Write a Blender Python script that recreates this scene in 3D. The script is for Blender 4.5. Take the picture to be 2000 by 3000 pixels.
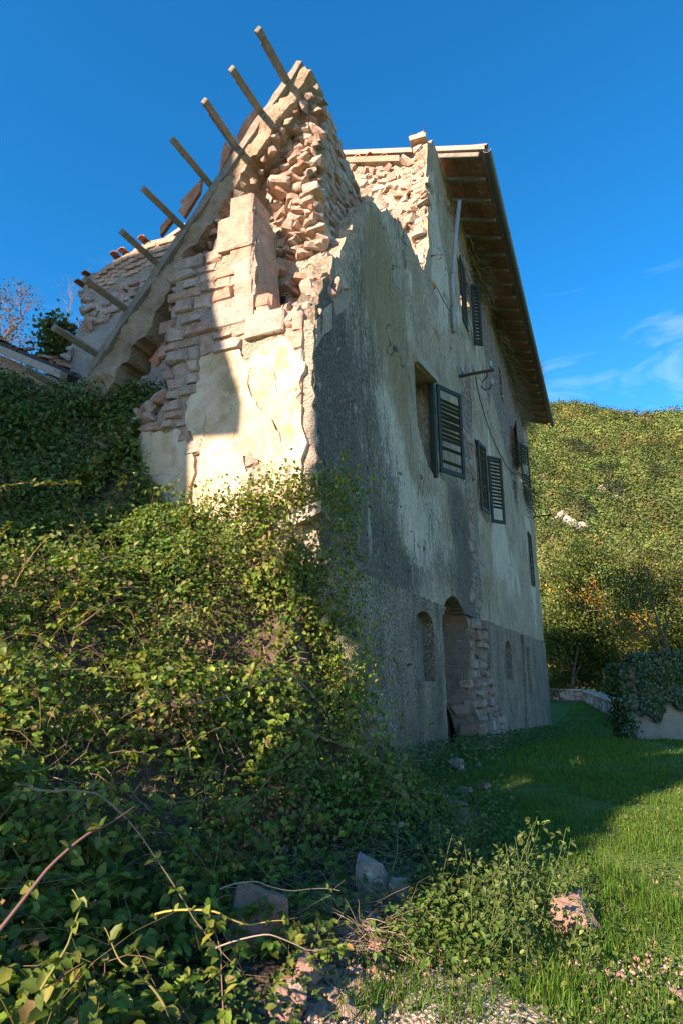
import bpy, bmesh, math, random
import numpy as np
from mathutils import Vector, Matrix, noise as mnoise
from mathutils.geometry import delaunay_2d_cdt

random.seed(7)
rng = np.random.default_rng(7)
for o in list(bpy.data.objects):
    bpy.data.objects.remove(o)
SC = bpy.context.scene
COL = SC.collection
R = math.radians

# ------------------------------------------------------------------ camera
FPX = 1750.0                       # focal length for a 2000 px wide frame
PITCH = math.atan(450 / FPX)
EYE = 1.5
cam_data = bpy.data.cameras.new('camera')
cam_data.sensor_fit = 'HORIZONTAL'
cam_data.sensor_width = 24
cam_data.lens = 24 * FPX / 2000
cam_data.clip_end = 3000
cam_data.clip_start = 0.05
cam = bpy.data.objects.new('camera', cam_data)
COL.objects.link(cam)
cam.location = (0, 0, EYE)
cam.rotation_euler = (math.pi / 2 + PITCH, 0, 0)
SC.camera = cam

# ------------------------------------------------------------------ sky and sun
SUN_AZ = R(42)                     # the sunlight travels to the right and away
SUN_EL = R(25)
SUN_DIR = Vector((math.sin(SUN_AZ) * math.cos(SUN_EL), math.cos(SUN_AZ) * math.cos(SUN_EL), -math.sin(SUN_EL)))
world = bpy.data.worlds.new('World')
SC.world = world
world.use_nodes = True
wt = world.node_tree
bg = wt.nodes['Background']
sky = wt.nodes.new('ShaderNodeTexSky')
sky.sky_type = 'NISHITA'
sky.sun_disc = False
sky.sun_elevation = SUN_EL
sky.sun_rotation = SUN_AZ + math.pi
sky.altitude = 600
sky.air_density = 1.0
sky.dust_density = 0.25
sky.ozone_density = 2.6
hs = wt.nodes.new('ShaderNodeHueSaturation')
hs.inputs['Hue'].default_value = 0.496
hs.inputs['Saturation'].default_value = 1.42
hs.inputs['Value'].default_value = 1.0
wt.links.new(sky.outputs[0], hs.inputs['Color'])
# thin wispy clouds
tc = wt.nodes.new('ShaderNodeTexCoord')
mp = wt.nodes.new('ShaderNodeMapping')
mp.inputs['Scale'].default_value = (1.2, 1.6, 7.0)
mp.inputs['Rotation'].default_value = (0.12, -0.16, 0.3)
wt.links.new(tc.outputs['Generated'], mp.inputs['Vector'])
cn = wt.nodes.new('ShaderNodeTexNoise')
cn.inputs['Scale'].default_value = 1.7
cn.inputs['Detail'].default_value = 9
cn.inputs['Roughness'].default_value = 0.62
cn.inputs['Distortion'].default_value = 0.9
wt.links.new(mp.outputs[0], cn.inputs['Vector'])
cr = wt.nodes.new('ShaderNodeValToRGB')
cr.color_ramp.elements[0].position = 0.55
cr.color_ramp.elements[0].color = (0, 0, 0, 1)
cr.color_ramp.elements[1].position = 0.95
cr.color_ramp.elements[1].color = (0.38, 0.38, 0.38, 1)
wt.links.new(cn.outputs[0], cr.inputs[0])
cmix = wt.nodes.new('ShaderNodeMix')
cmix.data_type = 'RGBA'
sx = wt.nodes.new('ShaderNodeSeparateXYZ')
wt.links.new(tc.outputs['Generated'], sx.inputs[0])
band_ = wt.nodes.new('ShaderNodeMapRange')          # cirrus lies low in the sky, all round
band_.interpolation_type = 'SMOOTHSTEP'
band_.inputs[1].default_value = 0.62
band_.inputs[2].default_value = 0.38
wt.links.new(sx.outputs[2], band_.inputs[0])
cm = wt.nodes.new('ShaderNodeMath')
cm.operation = 'MULTIPLY'
wt.links.new(cr.outputs[0], cm.inputs[0])
wt.links.new(band_.outputs[0], cm.inputs[1])
wt.links.new(cm.outputs[0], cmix.inputs[0])
wt.links.new(hs.outputs[0], cmix.inputs[6])
cmix.inputs[7].default_value = (7.5, 8.2, 9.0, 1)
wt.links.new(cmix.outputs[2], bg.inputs['Color'])
bg.inputs['Strength'].default_value = 0.118

sun_data = bpy.data.lights.new('sun', 'SUN')
sun_data.energy = 5.0
sun_data.angle = R(0.5)
sun_data.color = (1.0, 0.83, 0.65)
sun = bpy.data.objects.new('sun', sun_data)
COL.objects.link(sun)
sun.rotation_euler = SUN_DIR.to_track_quat('-Z', 'Y').to_euler()

SC.view_settings.view_transform = 'Standard'
SC.view_settings.look = 'None'
SC.view_settings.exposure = 1.46
SC.view_settings.gamma = 1.0
SC.view_settings.use_curve_mapping = False
SC.view_settings.use_white_balance = True      # camera set for the shade
SC.view_settings.white_balance_temperature = 7200
SC.view_settings.white_balance_tint = 24

# ------------------------------------------------------------------ the place in numbers
# v runs along the long wall, u to the left along the gable, z up; the near corner is v = u = 0
A = math.atan(786 / 1806.9)
D1 = np.array([math.sin(A), math.cos(A), 0.0])
D2 = np.array([-math.cos(A), math.sin(A), 0.0])
CRN = np.array([-.284, 5.297, 0.0])
ORG = np.array([0.0, 0.0, EYE])


def ray(px, py):
    dx, dy = px - 1000.0, py - 1500.0
    return np.array([dx, dy * math.sin(PITCH) + FPX * math.cos(PITCH), -dy * math.cos(PITCH) + FPX * math.sin(PITCH)])


def at(px, py, y):
    """survey point at depth y"""
    r = ray(px, py)
    return ORG + r * (y / r[1])


def house(P):
    q = P - CRN
    return (float(q @ D1), float(q @ D2), float(P[2]))


def gab(px, py, v=0.0):
    """(u, z) on the plane v = const"""
    r = ray(px, py)
    t = ((CRN + D1 * v - ORG) @ D1) / (r @ D1)
    q = house(ORG + r * t)
    return (q[1], q[2])


def lng(px, py, u=0.0):
    """(v, z) on the plane u = const"""
    r = ray(px, py)
    t = ((CRN + D2 * u - ORG) @ D2) / (r @ D2)
    q = house(ORG + r * t)
    return (q[0], q[2])


def to_world(v, u, z):
    return CRN + D1 * v + D2 * u + np.array([0, 0, z])


# ------------------------------------------------------------------ materials
class NT:
    def __init__(s, name):
        s.m = bpy.data.materials.new(name)
        s.m.use_nodes = True
        s.t = s.m.node_tree
        s.b = s.t.nodes['Principled BSDF']
        s.out = s.t.nodes['Material Output']
        s.b.inputs['Roughness'].default_value = 0.9
        s.b.inputs['Specular IOR Level'].default_value = 0.25
        s._c = {}

    def l(s, a, b):
        s.t.links.new(a, b)

    def put(s, sock, val):
        if isinstance(val, bpy.types.NodeSocket):
            s.l(val, sock)
        elif isinstance(val, (tuple, list)) and len(val) == 3 and sock.type == 'RGBA':
            sock.default_value = (*val, 1)
        else:
            sock.default_value = val

    def coord(s, kind='Object', scale=None):
        k = (kind, scale)
        if k in s._c:
            return s._c[k]
        n = s.t.nodes.new('ShaderNodeTexCoord')
        o = n.outputs[kind]
        if scale:
            m = s.t.nodes.new('ShaderNodeMapping')
            m.inputs['Scale'].default_value = scale
            s.l(o, m.inputs['Vector'])
            o = m.outputs[0]
        s._c[k] = o
        return o

    def geo(s, scale=None):
        k = ('geo', scale)
        if k in s._c:
            return s._c[k]
        n = s.t.nodes.new('ShaderNodeNewGeometry')
        o = n.outputs['Position']
        if scale:
            m = s.t.nodes.new('ShaderNodeMapping')
            m.inputs['Scale'].default_value = scale
            s.l(o, m.inputs['Vector'])
            o = m.outputs[0]
        s._c[k] = o
        return o

    def noise(s, scale, detail=4, rough=.6, vec=None, dist=0.0):
        n = s.t.nodes.new('ShaderNodeTexNoise')
        n.inputs['Scale'].default_value = scale
        n.inputs['Detail'].default_value = detail
        n.inputs['Roughness'].default_value = rough
        n.inputs['Distortion'].default_value = dist
        s.l(vec if vec is not None else s.coord(), n.inputs['Vector'])
        return n.outputs['Fac']

    def voro(s, scale, feature='F1', vec=None, out='Distance', rnd=1.0):
        n = s.t.nodes.new('ShaderNodeTexVoronoi')
        n.feature = feature
        n.inputs['Scale'].default_value = scale
        n.inputs['Randomness'].default_value = rnd
        s.l(vec if vec is not None else s.coord(), n.inputs['Vector'])
        return n.outputs[out]

    def ramp(s, fac, stops, interp='LINEAR'):
        n = s.t.nodes.new('ShaderNodeValToRGB')
        n.color_ramp.interpolation = interp
        e = n.color_ramp.elements
        while len(e) < len(stops):
            e.new(0.5)
        for i, (p, c) in enumerate(stops):
            e[i].position = p
            e[i].color = (*c, 1) if not isinstance(c, (int, float)) else (c, c, c, 1)
        s.l(fac, n.inputs[0])
        return n.outputs[0]

    def mix(s, fac, a, b, blend='MIX'):
        n = s.t.nodes.new('ShaderNodeMix')
        n.data_type = 'RGBA'
        n.blend_type = blend
        s.put(n.inputs[0], fac)
        s.put(n.inputs[6], a)
        s.put(n.inputs[7], b)
        return n.outputs[2]

    def math(s, op, a, b=0.0, clamp=False):
        n = s.t.nodes.new('ShaderNodeMath')
        n.operation = op
        n.use_clamp = clamp
        s.put(n.inputs[0], a)
        s.put(n.inputs[1], b)
        return n.outputs[0]

    def sep(s, col):
        n = s.t.nodes.new('ShaderNodeSeparateColor')
        s.l(col, n.inputs[0])
        return n.outputs

    def attr(s, name, out='Color'):
        n = s.t.nodes.new('ShaderNodeAttribute')
        n.attribute_name = name
        return n.outputs[out]

    def rand(s):
        return s.t.nodes.new('ShaderNodeObjectInfo').outputs['Random']

    def bump(s, h, strength=.5, dist=.02):
        n = s.t.nodes.new('ShaderNodeBump')
        n.inputs['Strength'].default_value = strength
        n.inputs['Distance'].default_value = dist
        s.l(h, n.inputs['Height'])
        s.l(n.outputs[0], s.b.inputs['Normal'])

    def base(s, c):
        s.put(s.b.inputs['Base Color'], c)
        return s


def soft(n, x, lo, hi):
    """smooth 0..1 as x goes lo..hi"""
    m = n.t.nodes.new('ShaderNodeMapRange')
    m.interpolation_type = 'SMOOTHSTEP'
    n.put(m.inputs[0], x)
    m.inputs[1].default_value = lo
    m.inputs[2].default_value = hi
    return m.outputs[0]


STONE_RAMP = [(0.0, (.50, .31, .24)), (.14, (.60, .47, .36)), (.28, (.46, .36, .29)), (.42, (.64, .52, .41)),
              (.54, (.56, .31, .21)), (.64, (.54, .40, .32)), (.76, (.58, .36, .28)), (.88, (.50, .42, .35)), (1.0, (.66, .49, .39))]


def mat_stone(name, tone='object', dark=1.0):
    n = NT(name)
    r = n.rand() if tone == 'object' else n.attr('tone', 'Fac')
    c = n.ramp(r, [(p, tuple(x * dark for x in q)) for p, q in STONE_RAMP])
    w = n.geo()
    c = n.mix(1.0, c, n.ramp(n.noise(9, 5, .65, w), [(.25, (.55, .52, .50)), (.5, (.98, .98, .98)), (.75, (1.2, 1.17, 1.1))]), 'MULTIPLY')
    c = n.mix(soft(n, n.noise(24, 4, .7, w), .60, .72), c, (.20, .165, .13))
    c = n.mix(soft(n, n.noise(5, 4, .7, w), .60, .74), c, (.60, .53, .43))
    n.base(c)
    h = n.math('ADD', n.noise(28, 6, .7, w), n.math('MULTIPLY', n.noise(90, 3, .6, w), .35))
    n.bump(h, 1.0, .035)
    return n.m


def mat_mortar(name='mortar', c0=(.50, .42, .32), c1=(.36, .30, .23)):
    n = NT(name)
    w = n.geo()
    c = n.ramp(n.noise(6, 6, .7, w), [(.3, c1), (.65, c0)])
    c = n.mix(soft(n, n.voro(38, vec=w), .18, .05), c, (.58, .50, .42))
    c = n.mix(soft(n, n.noise(18, 4, .7, w), .58, .70), c, (.24, .19, .14))
    n.base(c)
    n.bump(n.math('ADD', n.noise(22, 6, .75, w), n.voro(38, vec=w)), .9, .035)
    return n.m


def mat_gable_plaster():
    n = NT('cream_plaster')
    w = n.geo()
    c = n.ramp(n.noise(1.9, 6, .65, w, .7), [(.30, (.48, .33, .20)), (.45, (.62, .47, .31)), (.58, (.70, .57, .41)), (.72, (.76, .67, .53))])
    c = n.mix(n.math('MULTIPLY', soft(n, n.noise(3.6, 6, .75, w, 1.0), .52, .66), .8), c, (.46, .32, .16))
    c = n.mix(n.math('MULTIPLY', soft(n, n.noise(2.4, 5, .65, n.geo((1.3, 1.3, .8))), .56, .68), .75), c, (.30, .25, .12))
    c = n.mix(n.math('MULTIPLY', soft(n, n.noise(7, 6, .75, w, .5), .56, .66), .7), c, (.72, .64, .50))
    c = n.mix(soft(n, n.noise(38, 5, .75, w), .58, .72), c, (.34, .25, .15))
    n.base(c)
    n.bump(n.math('ADD', n.noise(6, 6, .65, w), n.math('MULTIPLY', n.noise(50, 5, .7, w), .4)), .7, .035)
    return n.m


def mat_side_plaster():
    n = NT('weathered_render')
    sp = n.sep(n.attr('mask'))
    al = n.attr('mask', 'Alpha')
    streak = n.noise(3.2, 7, .68, n.coord('Object', (1.6, 1.6, .45)))
    fine = n.noise(26, 5, .75, n.coord('Object', (1.3, 1.3, .8)))
    big = n.noise(1.1, 5, .6)
    c = n.ramp(big, [(.3, (.34, .265, .175)), (.55, (.48, .385, .265)), (.75, (.60, .50, .36))])
    spk = n.noise(19, 6, .8, n.coord('Object', (1.5, 1.5, .55)))
    c = n.mix(1.0, c, n.ramp(spk, [(.36, (.42, .42, .42)), (.5, (.92, .92, .92)), (.62, (1.35, 1.33, 1.28))]), 'MULTIPLY')
    # fresh pale patches
    fp = soft(n, n.math('ADD', al, n.math('MULTIPLY', n.math('SUBTRACT', streak, .5), .9)), .42, .52)
    c = n.mix(fp, c, n.ramp(n.noise(2.2, 4, .6), [(.35, (.56, .475, .345)), (.65, (.66, .58, .45))]))
    # ochre and moss
    fo = soft(n, n.math('ADD', sp[2], n.math('MULTIPLY', n.math('SUBTRACT', streak, .5), 1.1)), .35, .75)
    c = n.mix(n.math('MULTIPLY', fo, .85), c, n.ramp(fine, [(.35, (.17, .12, .05)), (.6, (.40, .29, .14))]))
    # black algae in vertical streaks, with pale pits
    k = n.math('ADD', sp[0], n.math('MULTIPLY', n.math('SUBTRACT', streak, .5), 1.5))
    k = n.math('ADD', k, n.math('MULTIPLY', n.math('SUBTRACT', fine, .5), 1.9))
    fk = soft(n, k, .26, .66)
    c = n.mix(n.math('MULTIPLY', fk, .84), c, (.062, .051, .039))
    pit = soft(n, n.noise(42, 4, .75, n.coord('Object', (1.3, 1.3, .6))), .53, .61)
    c = n.mix(n.math('MULTIPLY', pit, .72), c, n.mix(fk, (.16, .145, .11), (.38, .36, .31)))
    # runs of dirty water down the wall
    run = n.noise(2.0, 5, .7, n.coord('Object', (3.2, 3.2, .12)))
    run2 = n.noise(1.3, 4, .6)
    fr = n.math('MULTIPLY', soft(n, run, .52, .66), soft(n, run2, .42, .60))
    c = n.mix(n.math('MULTIPLY', fr, .62), c, (.085, .072, .055))
    lite = n.math('MULTIPLY', soft(n, n.noise(2.3, 5, .7, n.coord('Object', (2.6, 2.6, .16))), .56, .68), soft(n, n.noise(1.7, 4, .6, n.coord('Object', (1, 1, 1.3))), .48, .62))
    c = n.mix(n.math('MULTIPLY', lite, .55), c, (.60, .53, .42))
    # flaked skin and hairline cracks
    fl = soft(n, n.noise(2.6, 7, .72, n.coord('Object', (1, 1, .8)), .8), .635, .645)
    c = n.mix(n.math('MULTIPLY', fl, .8), c, n.ramp(n.noise(12, 4, .7), [(.35, (.36, .28, .19)), (.65, (.55, .45, .33))]))
    wv = n.t.nodes.new('ShaderNodeVectorMath')
    wv.operation = 'ADD'
    n.l(n.coord('Object', (.55, .55, .38)), wv.inputs[0])
    nz0 = n.t.nodes.new('ShaderNodeTexNoise')
    nz0.inputs['Scale'].default_value = 2.2
    nz0.inputs['Detail'].default_value = 6
    n.l(n.coord(), nz0.inputs['Vector'])
    sc0 = n.t.nodes.new('ShaderNodeVectorMath')
    sc0.operation = 'SCALE'
    sc0.inputs['Scale'].default_value = .42
    n.l(nz0.outputs['Color'], sc0.inputs[0])
    n.l(sc0.outputs[0], wv.inputs[1])
    ck = n.voro(1.0, 'DISTANCE_TO_EDGE', vec=wv.outputs[0])
    fc = n.math('MULTIPLY', soft(n, ck, .008, .003), soft(n, n.noise(.9, 3, .5), .46, .54))
    c = n.mix(n.math('MULTIPLY', fc, .85), c, (.03, .026, .02))
    # render fallen off, rubble shows
    vv = n.coord('Object', (4.2, 4.2, 7.0))
    wob = n.t.nodes.new('ShaderNodeVectorMath')
    wob.operation = 'ADD'
    n.l(vv, wob.inputs[0])
    nz = n.t.nodes.new('ShaderNodeTexNoise')
    nz.inputs['Scale'].default_value = 3
    n.l(n.coord(), nz.inputs['Vector'])
    n.l(nz.outputs['Color'], wob.inputs[1])
    cell = n.voro(1.0, vec=wob.outputs[0], out='Color')
    edge = n.voro(1.0, 'DISTANCE_TO_EDGE', vec=wob.outputs[0])
    sc = n.ramp(n.sep(cell)[0], [(0, (.30, .21, .17)), (.3, (.42, .33, .27)), (.55, (.35, .30, .25)), (.8, (.46, .34, .28)), (1, (.27, .18, .14))])
    sc = n.mix(1.0, sc, n.ramp(n.noise(14, 5, .7), [(.3, (.55, .55, .55)), (.65, (1.1, 1.1, 1.1))]), 'MULTIPLY')
    sc = n.mix(soft(n, edge, .10, .02), sc, (.20, .165, .13))
    fs = soft(n, n.math('ADD', sp[1], n.math('ADD', n.math('MULTIPLY', n.math('SUBTRACT', streak, .5), 1.0), n.math('MULTIPLY', n.math('SUBTRACT', fine, .5), .5))), .48, .54)
    c = n.mix(fs, c, sc)
    n.base(c)
    h = n.math('ADD', n.math('MULTIPLY', n.noise(60, 4, .7), .5), n.noise(13, 5, .65))
    hs_ = n.math('MULTIPLY', n.math('ADD', soft(n, edge, .0, .25), n.math('MULTIPLY', n.noise(20, 5, .7), .8)), 2.2)
    hm = n.t.nodes.new('ShaderNodeMix')
    hm.data_type = 'FLOAT'
    n.l(fs, hm.inputs[0])
    n.l(n.math('ADD', h, 1.6), hm.inputs[2])
    n.l(hs_, hm.inputs[3])
    n.bump(hm.outputs[0], .9, .03)
    return n.m


def mat_plinth():
    n = NT('grey_roughcast')
    sp = n.sep(n.attr('mask'))
    c = n.ramp(n.noise(34, 3, .75), [(.36, (.11, .086, .058)), (.50, (.32, .255, .175)), (.62, (.60, .50, .37))])
    tan = n.ramp(n.noise(30, 3, .7), [(.34, (.15, .12, .08)), (.6, (.34, .29, .205)), (.75, (.46, .42, .33))])
    f = soft(n, n.math('ADD', sp[0], n.math('MULTIPLY', n.math('SUBTRACT', n.noise(2.2, 6, .65, n.coord('Object', (1, 1, .6))), .5), 1.4)), .35, .7)
    c = n.mix(f, c, tan)
    c = n.mix(soft(n, n.math('ADD', sp[1], n.math('MULTIPLY', n.math('SUBTRACT', n.noise(3, 5, .6), .5), .8)), .4, .6), c,
              n.ramp(n.noise(25, 3, .7), [(.35, (.17, .155, .13)), (.65, (.38, .35, .30))]))
    c = n.mix(1.0, c, n.ramp(n.noise(1.3, 6, .7, n.coord('Object', (1.4, 1.4, .7))), [(.32, (.55, .54, .52)), (.5, (.95, .95, .95)), (.68, (1.3, 1.28, 1.22))]), 'MULTIPLY')
    n.base(c)
    n.bump(n.math('ADD', n.voro(55, vec=n.coord()), n.noise(40, 4, .7)), 1.0, .03)
    return n.m


def mat_concrete(name='old_concrete', dark=(.24, .215, .18), light=(.44, .40, .33)):
    n = NT(name)
    w = n.geo()
    c = n.ramp(n.noise(4, 7, .72, w), [(.3, dark), (.65, light)])
    c = n.mix(soft(n, n.voro(30, vec=w), .16, .05), c, (.52, .47, .40))
    c = n.mix(soft(n, n.noise(16, 4, .7, w), .60, .72), c, (.13, .11, .09))
    n.base(c)
    n.bump(n.math('ADD', n.noise(20, 7, .75, w), n.math('MULTIPLY', n.voro(30, vec=w), .7)), .8, .03)
    return n.m


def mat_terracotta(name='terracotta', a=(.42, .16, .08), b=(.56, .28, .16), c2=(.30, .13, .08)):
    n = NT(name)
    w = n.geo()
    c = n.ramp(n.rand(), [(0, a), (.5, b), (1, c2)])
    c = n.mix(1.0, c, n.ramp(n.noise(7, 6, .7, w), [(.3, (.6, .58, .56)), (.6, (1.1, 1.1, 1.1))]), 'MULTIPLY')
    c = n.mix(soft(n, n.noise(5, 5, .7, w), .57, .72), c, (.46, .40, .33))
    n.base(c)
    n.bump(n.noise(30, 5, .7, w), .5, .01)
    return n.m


def mat_simple(name, c0, c1, scale=8, rough=.85, metal=0.0, bump=.3, stretch=None):
    n = NT(name)
    v = n.coord('Object', stretch) if stretch else n.geo()
    n.base(n.ramp(n.noise(scale, 6, .7, v), [(.3, c0), (.7, c1)]))
    n.b.inputs['Roughness'].default_value = rough
    n.b.inputs['Metallic'].default_value = metal
    n.bump(n.noise(scale * 4, 5, .7, v), bump, .01)
    return n.m


def mat_leaf(name, trans=.35, rough=.5, spec=.35):
    n = NT(name)
    c = n.attr('col')
    c = n.mix(1.0, c, n.ramp(n.noise(60, 3, .6, n.geo()), [(.3, (.78, .8, .75)), (.7, (1.18, 1.15, 1.1))]), 'MULTIPLY')
    n.base(c)
    n.b.inputs['Roughness'].default_value = rough
    n.b.inputs['Specular IOR Level'].default_value = spec
    tr = n.t.nodes.new('ShaderNodeBsdfTranslucent')
    n.l(n.mix(1.0, c, (1.25, 1.25, .55), 'MULTIPLY'), tr.inputs['Color'])
    ms = n.t.nodes.new('ShaderNodeMixShader')
    ms.inputs[0].default_value = trans
    n.l(n.b.outputs[0], ms.inputs[1])
    n.l(tr.outputs[0], ms.inputs[2])
    n.l(ms.outputs[0], n.out.inputs['Surface'])
    return n.m


def mat_col(name, rough=.9):
    n = NT(name)
    n.base(n.attr('col'))
    n.b.inputs['Roughness'].default_value = rough
    return n.m


def mat_ground():
    n = NT('grassy_soil')
    w = n.geo()
    sp = n.sep(n.attr('mask'))
    g = n.ramp(n.noise(3.0, 6, .7, w), [(.3, (.06, .10, .02)), (.6, (.10, .17, .03)), (.75, (.18, .19, .07))])
    soil = n.ramp(n.noise(14, 6, .7, w), [(.3, (.05, .037, .025)), (.6, (.12, .092, .062)), (.78, (.30, .25, .19))])
    gravel = n.ramp(n.voro(46, vec=w, out='Color'), [(0, (.20, .17, .13)), (.5, (.38, .33, .26)), (1, (.60, .55, .47))])
    gravel = n.mix(soft(n, n.noise(18, 4, .6, w), .5, .62), gravel, soil)
    jig = n.math('MULTIPLY', n.math('SUBTRACT', n.noise(5, 5, .7, w), .5), 1.0)
    c = n.mix(soft(n, n.math('ADD', sp[1], jig), .4, .6), g, soil)
    c = n.mix(soft(n, n.math('ADD', sp[0], jig), .4, .6), c, gravel)
    n.base(c)
    n.bump(n.math('ADD', n.noise(30, 5, .7, w), n.voro(46, vec=w)), .8, .02)
    return n.m


def mat_hill():
    n = NT('wooded_slope')
    w = n.geo()
    n.base(n.ramp(n.noise(.06, 6, .7, w), [(.3, (.03, .038, .014)), (.55, (.055, .06, .024)), (.8, (.11, .09, .05))]))
    n.bump(n.noise(.4, 6, .7, w), 1.0, 1.5)
    return n.m


M = dict(
    stone=mat_stone('pink_limestone'),
    rubble=mat_stone('broken_rubble', 'object'),
    stone_tone=mat_stone('small_rubble', 'tone'),
    mortar=mat_mortar(),
    gable=mat_gable_plaster(),
    side=mat_side_plaster(),
    plinth=mat_plinth(),
    concrete=mat_concrete(),
    purlin=mat_simple('grey_concrete', (.15, .135, .11), (.30, .275, .225), 11, bump=.12),
    brown_concrete=mat_concrete('brown_concrete', (.24, .175, .115), (.45, .35, .245)),
    pale_concrete=mat_concrete('pale_concrete', (.28, .25, .20), (.44, .40, .33)),
    terracotta=mat_terracotta(),
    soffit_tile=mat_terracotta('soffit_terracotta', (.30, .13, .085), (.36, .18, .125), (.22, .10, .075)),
    orange_tile=mat_terracotta('orange_tile', (.52, .22, .11), (.56, .26, .14), (.50, .20, .10)),
    brick=mat_terracotta('red_brick', (.54, .33, .21), (.60, .41, .28), (.50, .29, .19)),
    pinkplaster=mat_simple('pink_plaster', (.30, .19, .15), (.42, .28, .22), 5),
    green=mat_simple('green_paint', (.014, .020, .010), (.034, .042, .026), 14, .55, bump=.25),
    darkwood=mat_simple('dark_wood', (.05, .045, .035), (.11, .095, .07), 12),
    greywood=mat_simple('grey_weathered_wood', (.28, .24, .19), (.46, .41, .33), 9, bump=.6),
    zinc=mat_simple('dull_zinc', (.13, .14, .145), (.21, .22, .225), 7, .5, .55, .15),
    galv=mat_simple('galvanised_pipe', (.26, .27, .27), (.40, .41, .40), 9, .6, .25, .1),
    iron=mat_simple('rusty_iron', (.035, .025, .02), (.10, .06, .04), 20, .8, .2),
    glassy=mat_simple('green_insulator_glass', (.16, .28, .26), (.30, .42, .40), 6, .12, 0, .0),
    bark=mat_simple('bark', (.10, .085, .065), (.21, .185, .15), 20, bump=.8),
    twig=mat_col('dry_twig'),
    leaf=mat_leaf('leaf'),
    leaf_far=mat_leaf('far_foliage', .18, .75, .12),
    ivy=mat_leaf('ivy_leaf', .12, .32, .5),
    grass=mat_leaf('grass_blade', .5, .55, .25),
    ground=mat_ground(),
    hill=mat_hill(),
    outcrop=mat_simple('pale_outcrop', (.26, .235, .20), (.42, .39, .34), .5, bump=.8),
    housewall=mat_simple('neighbour_render', (.42, .36, .27), (.54, .47, .36), 2),
)


# ------------------------------------------------------------------ mesh helpers
def link(ob, parent=None, loc=None, rot=None, scale=None):
    COL.objects.link(ob)
    if parent is not None:
        ob.parent = parent
    if loc is not None:
        ob.location = loc
    if rot is not None:
        ob.rotation_euler = rot
    if scale is not None:
        ob.scale = scale
    return ob


def tag(o, label=None, cat=None, group=None, kind=None):
    if label:
        o['label'] = label
    if cat:
        o['category'] = cat
    if group:
        o['group'] = group
    if kind:
        o['kind'] = kind
    return o


def empty(name, loc=(0, 0, 0), rotz=0.0):
    o = bpy.data.objects.new(name, None)
    o.empty_display_size = .2
    COL.objects.link(o)
    o.location = loc
    o.rotation_euler = (0, 0, rotz)
    return o


def arr_mesh(name, V, faces_list, mat, col=None, smooth=False, tone=None, mask=None):
    """V (n,3); faces_list: list of int arrays (m,k)"""
    me = bpy.data.meshes.new(name)
    V = np.asarray(V, dtype=np.float32)
    me.vertices.add(len(V))
    me.vertices.foreach_set('co', V.ravel())
    fl = [np.asarray(f, dtype=np.int32) for f in faces_list if len(f)]
    idx = np.concatenate([f.ravel() for f in fl])
    tot = np.concatenate([np.full(len(f), f.shape[1], dtype=np.int32) for f in fl])
    st = np.concatenate([[0], np.cumsum(tot)[:-1]]).astype(np.int32)
    me.loops.add(len(idx))
    me.loops.foreach_set('vertex_index', idx)
    me.polygons.add(len(tot))
    me.polygons.foreach_set('loop_start', st)
    me.polygons.foreach_set('loop_total', tot)
    if smooth:
        me.polygons.foreach_set('use_smooth', np.ones(len(tot), dtype=bool))
    me.update(calc_edges=True)
    me.validate()
    if mat:
        me.materials.append(mat)
    for nm, c in (('col', col), ('mask', mask)):
        if c is not None:
            c = np.asarray(c, dtype=np.float32)
            if c.shape[1] == 3:
                c = np.hstack([c, np.ones((len(c), 1), np.float32)])
            a = me.attributes.new(nm, 'FLOAT_COLOR', 'POINT')
            a.data.foreach_set('color', np.ascontiguousarray(c).ravel())
    if tone is not None:
        a = me.attributes.new('tone', 'FLOAT', 'POINT')
        a.data.foreach_set('value', np.asarray(tone, np.float32))
    return me


def obj(name, me, parent=None, **k):
    return link(bpy.data.objects.new(name, me), parent, **k)


def bm_obj(name, bm, mat, parent=None, smooth=False, **k):
    me = bpy.data.meshes.new(name)
    bm.normal_update()
    if smooth:
        for f in bm.faces:
            f.smooth = True
    bm.to_mesh(me)
    bm.free()
    me.materials.append(mat)
    return obj(name, me, parent, **k)


def box(bm, lo, hi, bevel=0.0, mat=None):
    x0, y0, z0 = lo
    x1, y1, z1 = hi
    vs = [bm.verts.new(p) for p in ((x0, y0, z0), (x1, y0, z0), (x1, y1, z0), (x0, y1, z0), (x0, y0, z1), (x1, y0, z1), (x1, y1, z1), (x0, y1, z1))]
    fs = [bm.faces.new([vs[i] for i in q]) for q in ((0, 3, 2, 1), (4, 5, 6, 7), (0, 1, 5, 4), (1, 2, 6, 5), (2, 3, 7, 6), (3, 0, 4, 7))]
    if mat is not None:
        bmesh.ops.transform(bm, matrix=mat, verts=vs)
    if bevel:
        es = list({e for f in fs for e in f.edges})
        bmesh.ops.bevel(bm, geom=es, offset=bevel, segments=1, affect='EDGES')


def prism(bm, poly, axis_fn, d0, d1):
    """polygon of 2D points extruded from d0 to d1, axis_fn(a, b, d) -> xyz"""
    f = [bm.verts.new(axis_fn(a, b, d0)) for a, b in poly]
    g = [bm.verts.new(axis_fn(a, b, d1)) for a, b in poly]
    bm.faces.new(f)
    bm.faces.new(g[::-1])
    n = len(poly)
    for i in range(n):
        bm.faces.new((f[i], g[i], g[(i + 1) % n], f[(i + 1) % n]))
    bmesh.ops.recalc_face_normals(bm, faces=bm.faces)


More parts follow.
